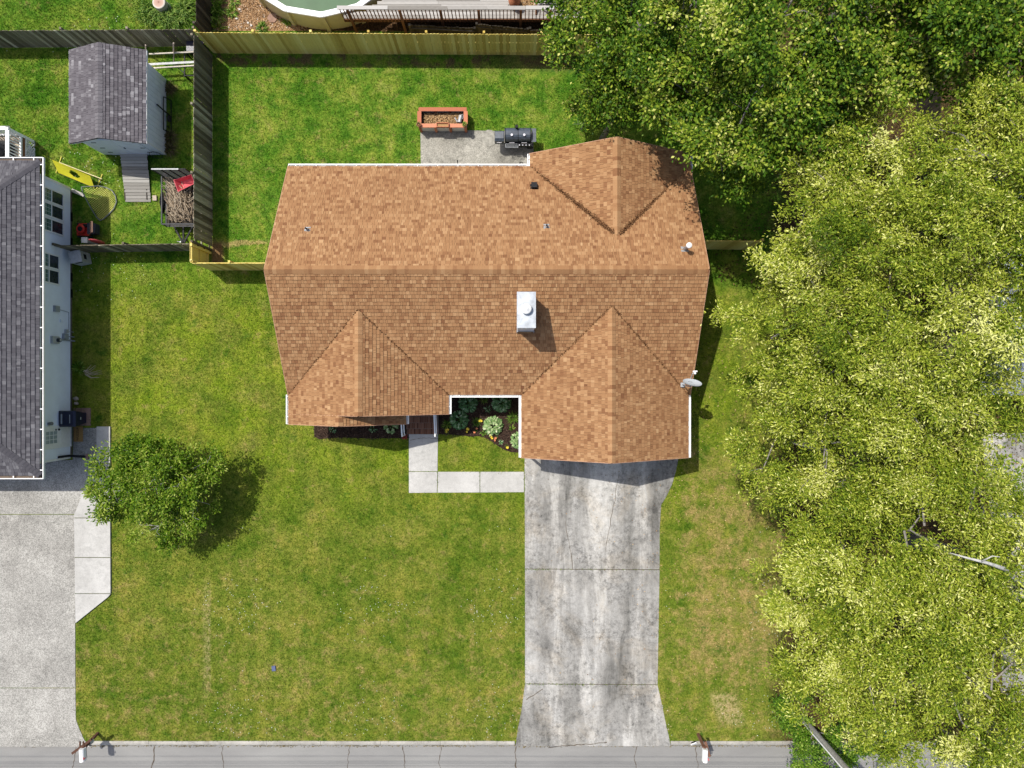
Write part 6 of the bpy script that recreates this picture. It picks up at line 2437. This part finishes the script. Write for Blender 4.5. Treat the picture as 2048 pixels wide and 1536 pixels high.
for i in range(30):
    y = 15.26 + i * .146
    x0 = -7.0 if y < 15.5 else max(-6.9, PC.x + math.sqrt(max(.01, (PR + .2) ** 2 - (y - PC.y) ** 2)) if abs(y - PC.y) < PR + .2 else -6.9)
    x = x0
    while x < 2.9:
        e = min(x + RND.uniform(1.6, 3.6), 3.0)
        b = MB()
        b.box(((x + e) / 2, y, 1.18 + RND.uniform(-.004, .004)), (e - x - .008, .136, .035))
        b.build('plank', M['oldgrey'], pd)
        x = e
b = MB()
b.box((-2.05, 15.17, 1.08), (9.9, .04, .20))
b.build('rim_joist', M['deckbrown'], pd)
x = -7.05
for e in (-5.0, -2.6, -1.0, .55, 1.7):
    b = MB()
    b.box(((x + e) / 2, 15.15, 2.10 + RND.uniform(-.02, .02)), (e - x - .01, .15, .04), RND.uniform(-.006, .006))
    b.build('top_rail', M['oldgrey'], pd)
    x = e
bal = None
for i in range(60):
    x = -6.95 + i * .150
    b = MB()
    b.beam((0, 0, 1.05), (RND.uniform(-.02, .02), 0, 2.08), .036)
    if bal is None or i % 12 == 0:
        bal = b.mesh('baluster', M['deckbrown'])
    link('baluster', bal, pd, (x + 2.7, 15.13 - 17.2, 0))
for x in (-6.65, -4.55, -2.9, -1.35, .35, 1.55):
    b = MB()
    b.beam((x, 15.10, 0), (x, 15.10, 2.08), .10)
    b.build('post', M['deckbrown'], pd)
for x in (1.0,):
    b = MB()
    b.beam((x, 15.35, 1.2), (x, 16.6, 2.3), .07)
    b.build('stair_rail', M['deckbrown'], pd)
cm = thing('chiminea', 'terracotta chiminea on the grey pool deck', 'chiminea', (.10, 15.75, 1.2))
b = MB()
b.lathe((.10, 15.78, 1.20), [(.12, 0), (.22, .12), (.25, .28), (.18, .48), (.10, .62), (.09, .80), (.12, .84), (.07, .84), (.06, .7)], 18)
b.build('body', M['terracotta'], cm, smooth=True)
b = MB()
b.lathe((.14, 15.55, 1.47), [(.02, -.06), (.08, -.05), (.08, .05), (.02, .06)], 10)
b.build('mouth', M['black'], cm)
chips('fallen_leaves', [(1036, 44), (1066, 44), (1066, 26), (1036, 26)], 500, M['soilchips'], 1.2, (.05, .1), (.03, .06)).location = (0, -.0, 0)
pg = thing('patio_bench', 'black metal bench on the pool deck by the maple leaves', 'bench', (1.8, 15.8, 1.2))
b = MB()
for i in range(7):
    b.beam((1.25, 15.55 + i * .08, 1.62), (2.4, 15.55 + i * .08, 1.62), .03)
b.build('seat', M['black'], pg)
b = MB()
for i in range(9):
    b.beam((1.28 + i * .138, 16.12, 1.62), (1.28 + i * .138, 16.2, 2.05), .02)
b.beam((1.25, 16.2, 2.05), (2.4, 16.2, 2.05), .035)
b.build('backrest', M['black'], pg)
for x in (1.28, 2.36):
    for y in (15.56, 16.1):
        b = MB()
        b.beam((x, y, 1.2), (x, y, 1.62), .035)
        b.build('leg', M['black'], pg)
ps = thing('paving_stone', 'brown hexagonal slab leaning at the foot of the pool', 'paver', (-10.25, 15.8, 0))
b = MB()
b.prism([(-10.35 + .22 * math.cos(t), 15.80 + .22 * math.sin(t)) for t in np.linspace(0, 2 * math.pi, 7)[:-1]], .01, .06)
b.build('block', M['paver'], ps)
for px, py in ((503, 52), (497, 47), (515, 57), (474, 38), (480, 20)):
    x, y = W2(px, py)
    s_ = thing('stone', 'pale stone scattered on the tan mulch behind the new fence', 'stone', (x, y, 0), group='pale stones on the tan mulch')
    b = MB()
    b.blob((0, 0, .03), (.07, .05, .05), 7, 4, .2)
    b.build('rock', flat('pale_stone', (.55, .53, .50), .9), s_, local=True)

# ------------------------------------------------------------------ street things
def mailbox(label, base, rz, lean, post_label, seed):
    x, y = W2(*base)
    root = thing('mailbox', label, 'mailbox', (x, y, 0))
    lx, ly = lean
    b = MB()
    b.beam((0, 0, -.05), (lx, ly, 1.12), .10)
    b.build('post', M['brownpost'], root, local=True)
    R = Matrix.Rotation(rz, 3, 'Z')
    o0 = Vector((lx * .95, ly * .95, 1.06))
    b = MB()
    b.box(o0 + R @ Vector((0, -.16, -.02)), (.20, .50, .03), mat=R)
    b.build('board', M['brownpost'], root, local=True)
    b = MB()
    c = o0 + R @ Vector((0, -.22, .10))
    w, L = .105, .26
    pr_ = [(-w, -.10), (w, -.10), (w, .03)] + [(w * math.cos(t), .03 + w * math.sin(t)) for t in np.linspace(0, math.pi, 9)[1:-1]] + [(-w, .03)]
    k_ = len(pr_)
    vs = [c + R @ Vector((px_, -L, pz)) for px_, pz in pr_] + [c + R @ Vector((px_, L, pz)) for px_, pz in pr_]
    b.add(vs, [tuple(range(k_)), tuple(reversed(range(k_, 2 * k_)))] + [(k_ + i, k_ + (i + 1) % k_, (i + 1) % k_, i) for i in range(k_)])
    bd = b.build('box', M['white'], root, local=True)
    b = MB()
    b.box(c + R @ Vector((w + .012, -.14, .06)), (.012, .03, .16), mat=R)
    b.box(c + R @ Vector((w + .012, -.10, .13)), (.012, .10, .05), mat=R)
    b.build('flag', M['redplastic'], root, local=True)
    return root, o0


m1, o0 = mailbox('white mailbox on leaning dark brown post left of the lawn', (196, 1466), math.radians(3), (.02, -.12), '', 1)
b = MB()
b.beam((.30, .22, .98), (-.42, -.30, 1.12), .10, .09)
b.build('cross_arm', M['brownpost'], m1, local=True)
b = MB()
b.beam((-.12, .18, 1.08), (-.12, -.10, 1.08), .05)
b.beam((.02, .18, 1.08), (.02, -.05, 1.08), .05)
b.build('bracket', M['brownpost'], m1, local=True)
b = MB()
b.box((.17, -.02, .72), (.02, .14, .22))
b.build('number_plate', M['lightgrey'], m1, local=True)
m2, o0 = mailbox('white mailbox on brown post right of the concrete driveway', (1396, 1468), math.radians(-2), (.0, -.10), '', 2)
b = MB()
b.beam((.06, .14, .92), (.20, -.42, 1.06), .10, .09)
b.build('cross_arm', M['brownpost'], m2, local=True)
b = MB()
b.tube([(.22, -.36, 1.0), (.26, -.42, .98), (.30, -.40, 1.0)], .012, 5)
b.build('hook', M['black'], m2, local=True)
nx_, ny_ = W2(1386, 1485)
npp = thing('number_stone', 'white curved plaque with dark numerals beside the right mailbox', 'plaque', (nx_, ny_, 0))
b = MB()
Rn = Matrix.Rotation(.32, 3, 'Z') @ Matrix.Rotation(.75, 3, 'X')
pts = [(-.14, -.02), (-.08, -.07), (.02, -.09), (.12, -.06), (.15, .03), (.12, .09), (0, .08), (-.12, .05)]
vs = [Rn @ Vector((x, y, .02)) + Vector((0, 0, .12)) for x, y in pts] + [Rn @ Vector((x, y, -.01)) + Vector((0, 0, .12)) for x, y in pts]
b.add(vs, [tuple(range(8)), tuple(reversed(range(8, 16)))] + [(8 + i, 8 + (i + 1) % 8, (i + 1) % 8, i) for i in range(8)])
b.build('plaque_face', M['white'], npp, local=True)
b = MB()
b.box((0, .04, .06), (.18, .03, .14), .32)
b.build('stand', M['black'], npp, local=True)
b = MB()
for i, (x, w) in enumerate(((-.06, .018), (-.02, .03), (.035, .022), (.075, .02))):
    for dy in (-.028, 0, .028):
        if RND.random() < .75:
            b.box(Rn @ Vector((x, dy, .0235)) + Vector((0, 0, .12)), (w, .012, .003), mat=Rn)
    b.box(Rn @ Vector((x + w / 2, 0, .023)) + Vector((0, 0, .12)), (.008, .06, .003), mat=Rn)
b.build('numeral', M['ink'], npp, local=True)
lx_, ly_ = W2(548, 1336)
wl_ = thing('meter_lid', 'small blue grey utility lid set flush in the front lawn', 'utility lid', (lx_, ly_, 0))
b = MB()
b.box((0, 0, .04), (.16, .22, .05), .1)
b.build('lid_plate', M['skyblue'], wl_, local=True)
# utility pole with conduits, and the overhead wires that shade the road
up_ = thing('utility_pole', 'tall grey pole with pale conduits rising from the dark green shrub', 'utility pole', (12.60, -14.48, 0))
b = MB()
b.tube([(12.60, -14.46, -.1), (12.62, -14.50, 9.2)], [.10, .085], 12)
b.build('pole', flat('grey_pole', (.26, .255, .23), .8, vary=.25), up_)
for dx, dy in ((-.10, -.06), (-.02, -.13)):
    b = MB()
    b.tube([(12.59 + dx, -14.48 + dy, -.05), (12.61 + dx, -14.50 + dy, 7.6)], .03, 8)
    b.build('conduit', M['white'], up_)
b = MB()
b.beam((12.62, -14.50, 8.4), (12.62, -13.6, 8.4), .09)
b.beam((12.62, -14.50, 8.9), (12.62, -13.2, 8.9), .09)
b.build('cross_arm', M['brownpost'], up_)
wr = thing('power_line', 'thin overhead wires whose shadows stripe the road', 'cable', (0, -14, 8.4))
b = MB()
for y, z in ((-13.76, 8.45), (-13.68, 8.45), (-13.29, 8.95), (-13.87, 8.45)):
    b.tube([(-60, y, z + .5), (-30, y, z - .1), (-8, y, z - .2), (12.62, y, z), (60, y, z + .3)], .009, 5)
b.build('wire', M['black'], wr)
tub = thing('plastic_tub', 'cyan plastic tub beside the kerb under the oak leaves', 'tub', W(1775, 1465))
b = MB()
b.lathe((0, 0, 0), [(.28, .0), (.33, .32), (.30, .34), (.22, .40), (0, .43)], 18)
b.build('tub_shell', M['cyan'], tub, local=True, smooth=False)
b = MB()
for a in (0.3, 1.4, 2.5):
    b.tube([(.33 * math.cos(a), .33 * math.sin(a), .335), (0, 0, .44), (-.33 * math.cos(a), -.33 * math.sin(a), .335)], .010, 5)
b.build('strap', M['black'], tub, local=True)
bl = thing('boulder', 'tan boulder beside the kerb left of the cyan tub', 'boulder', W(1712, 1466))
b = MB()
b.blob((-.12, 0, .12), (.30, .24, .22), 10, 6, .12)
b.blob((.28, .04, .08), (.22, .18, .16), 9, 5, .12)
b.build('rock', M['stone'], bl, local=True)

# weeds in the paving joints and a few fallen leaves
pts = []
for (x0, y0, x1, y1, k_) in ((1050, 1137.8, 1319, 1139.3, 90), (1050, 1367.5, 1315, 1369.3, 120), (818, 942.9, 875, 942.9, 40), (875.6, 943, 875, 985, 40), (960, 943, 960, 985, 40), (1048.4, 900, 1049, 985, 90)):
    t = RNG.random(k_) ** 1.4
    for q in t:
        pts.append((*W2(x0 + (x1 - x0) * q, y0 + (y1 - y0) * q), .012))
b0 = np.array(pts)
n = len(b0)
dd = np.stack([RNG.normal(0, 1, n), RNG.normal(0, 1, n), np.abs(RNG.normal(.5, .3, n))], 1)
jw = link('joint_weeds', quads_mesh('joint_weeds', leaves(b0, dd, RNG.uniform(.03, .09, n), .02, RNG), M['bush'], RNG.random(n)))
tag(jw, kind='stuff')
n = 700
b0 = np.stack([10.5 - np.abs(RNG.normal(0, 3.2, n)), RNG.uniform(-15, 3, n), np.full(n, .07)], 1)
dd = np.stack([RNG.normal(0, 1, n), RNG.normal(0, 1, n), RNG.normal(0, .15, n)], 1)
fl2 = link('fallen_leaves', quads_mesh('fallen_leaves', leaves(b0, dd, RNG.uniform(.04, .08, n), .035, RNG, .1, .2), M['soilchips'], RNG.random(n)))
tag(fl2, kind='stuff')

# ------------------------------------------------------------------ building under the right-hand trees
rh = thing('carport', 'building with ribbed blue grey metal roof mostly hidden by the right trees', 'building', (22, 3, 0))
b = MB()
b.box((22.6, 3.6, 1.25), (7.8, 7.6, 2.5))
b.build('wall', M['tan'], rh)
b = MB()
P = [Vector((18.3, -.45, 2.75)), Vector((27, -.45, 2.75)), Vector((27, 3.6, 3.5)), Vector((18.3, 3.6, 3.5))]
nr = (P[1] - P[0]).cross(P[3] - P[0]).normalized()
b.slab3(P, nr, .05)
P2_ = [Vector((18.3, 3.6, 3.5)), Vector((27, 3.6, 3.5)), Vector((27, 7.6, 2.75)), Vector((18.3, 7.6, 2.75))]
nr2 = (P2_[1] - P2_[0]).cross(P2_[3] - P2_[0]).normalized()
b.slab3(P2_, nr2, .05)
rr_ = b.build('roof', M['metalroof'], rh)
b = MB()
for i in range(44):
    x = 18.35 + i * .195
    b.beam((x, -.44, 2.765), (x, 3.6, 3.515), .05, .03)
    b.beam((x, 3.6, 3.515), (x, 7.58, 2.765), .05, .03)
b.build('roof_rib', M['metalroof'], rr_, kind='stuff')
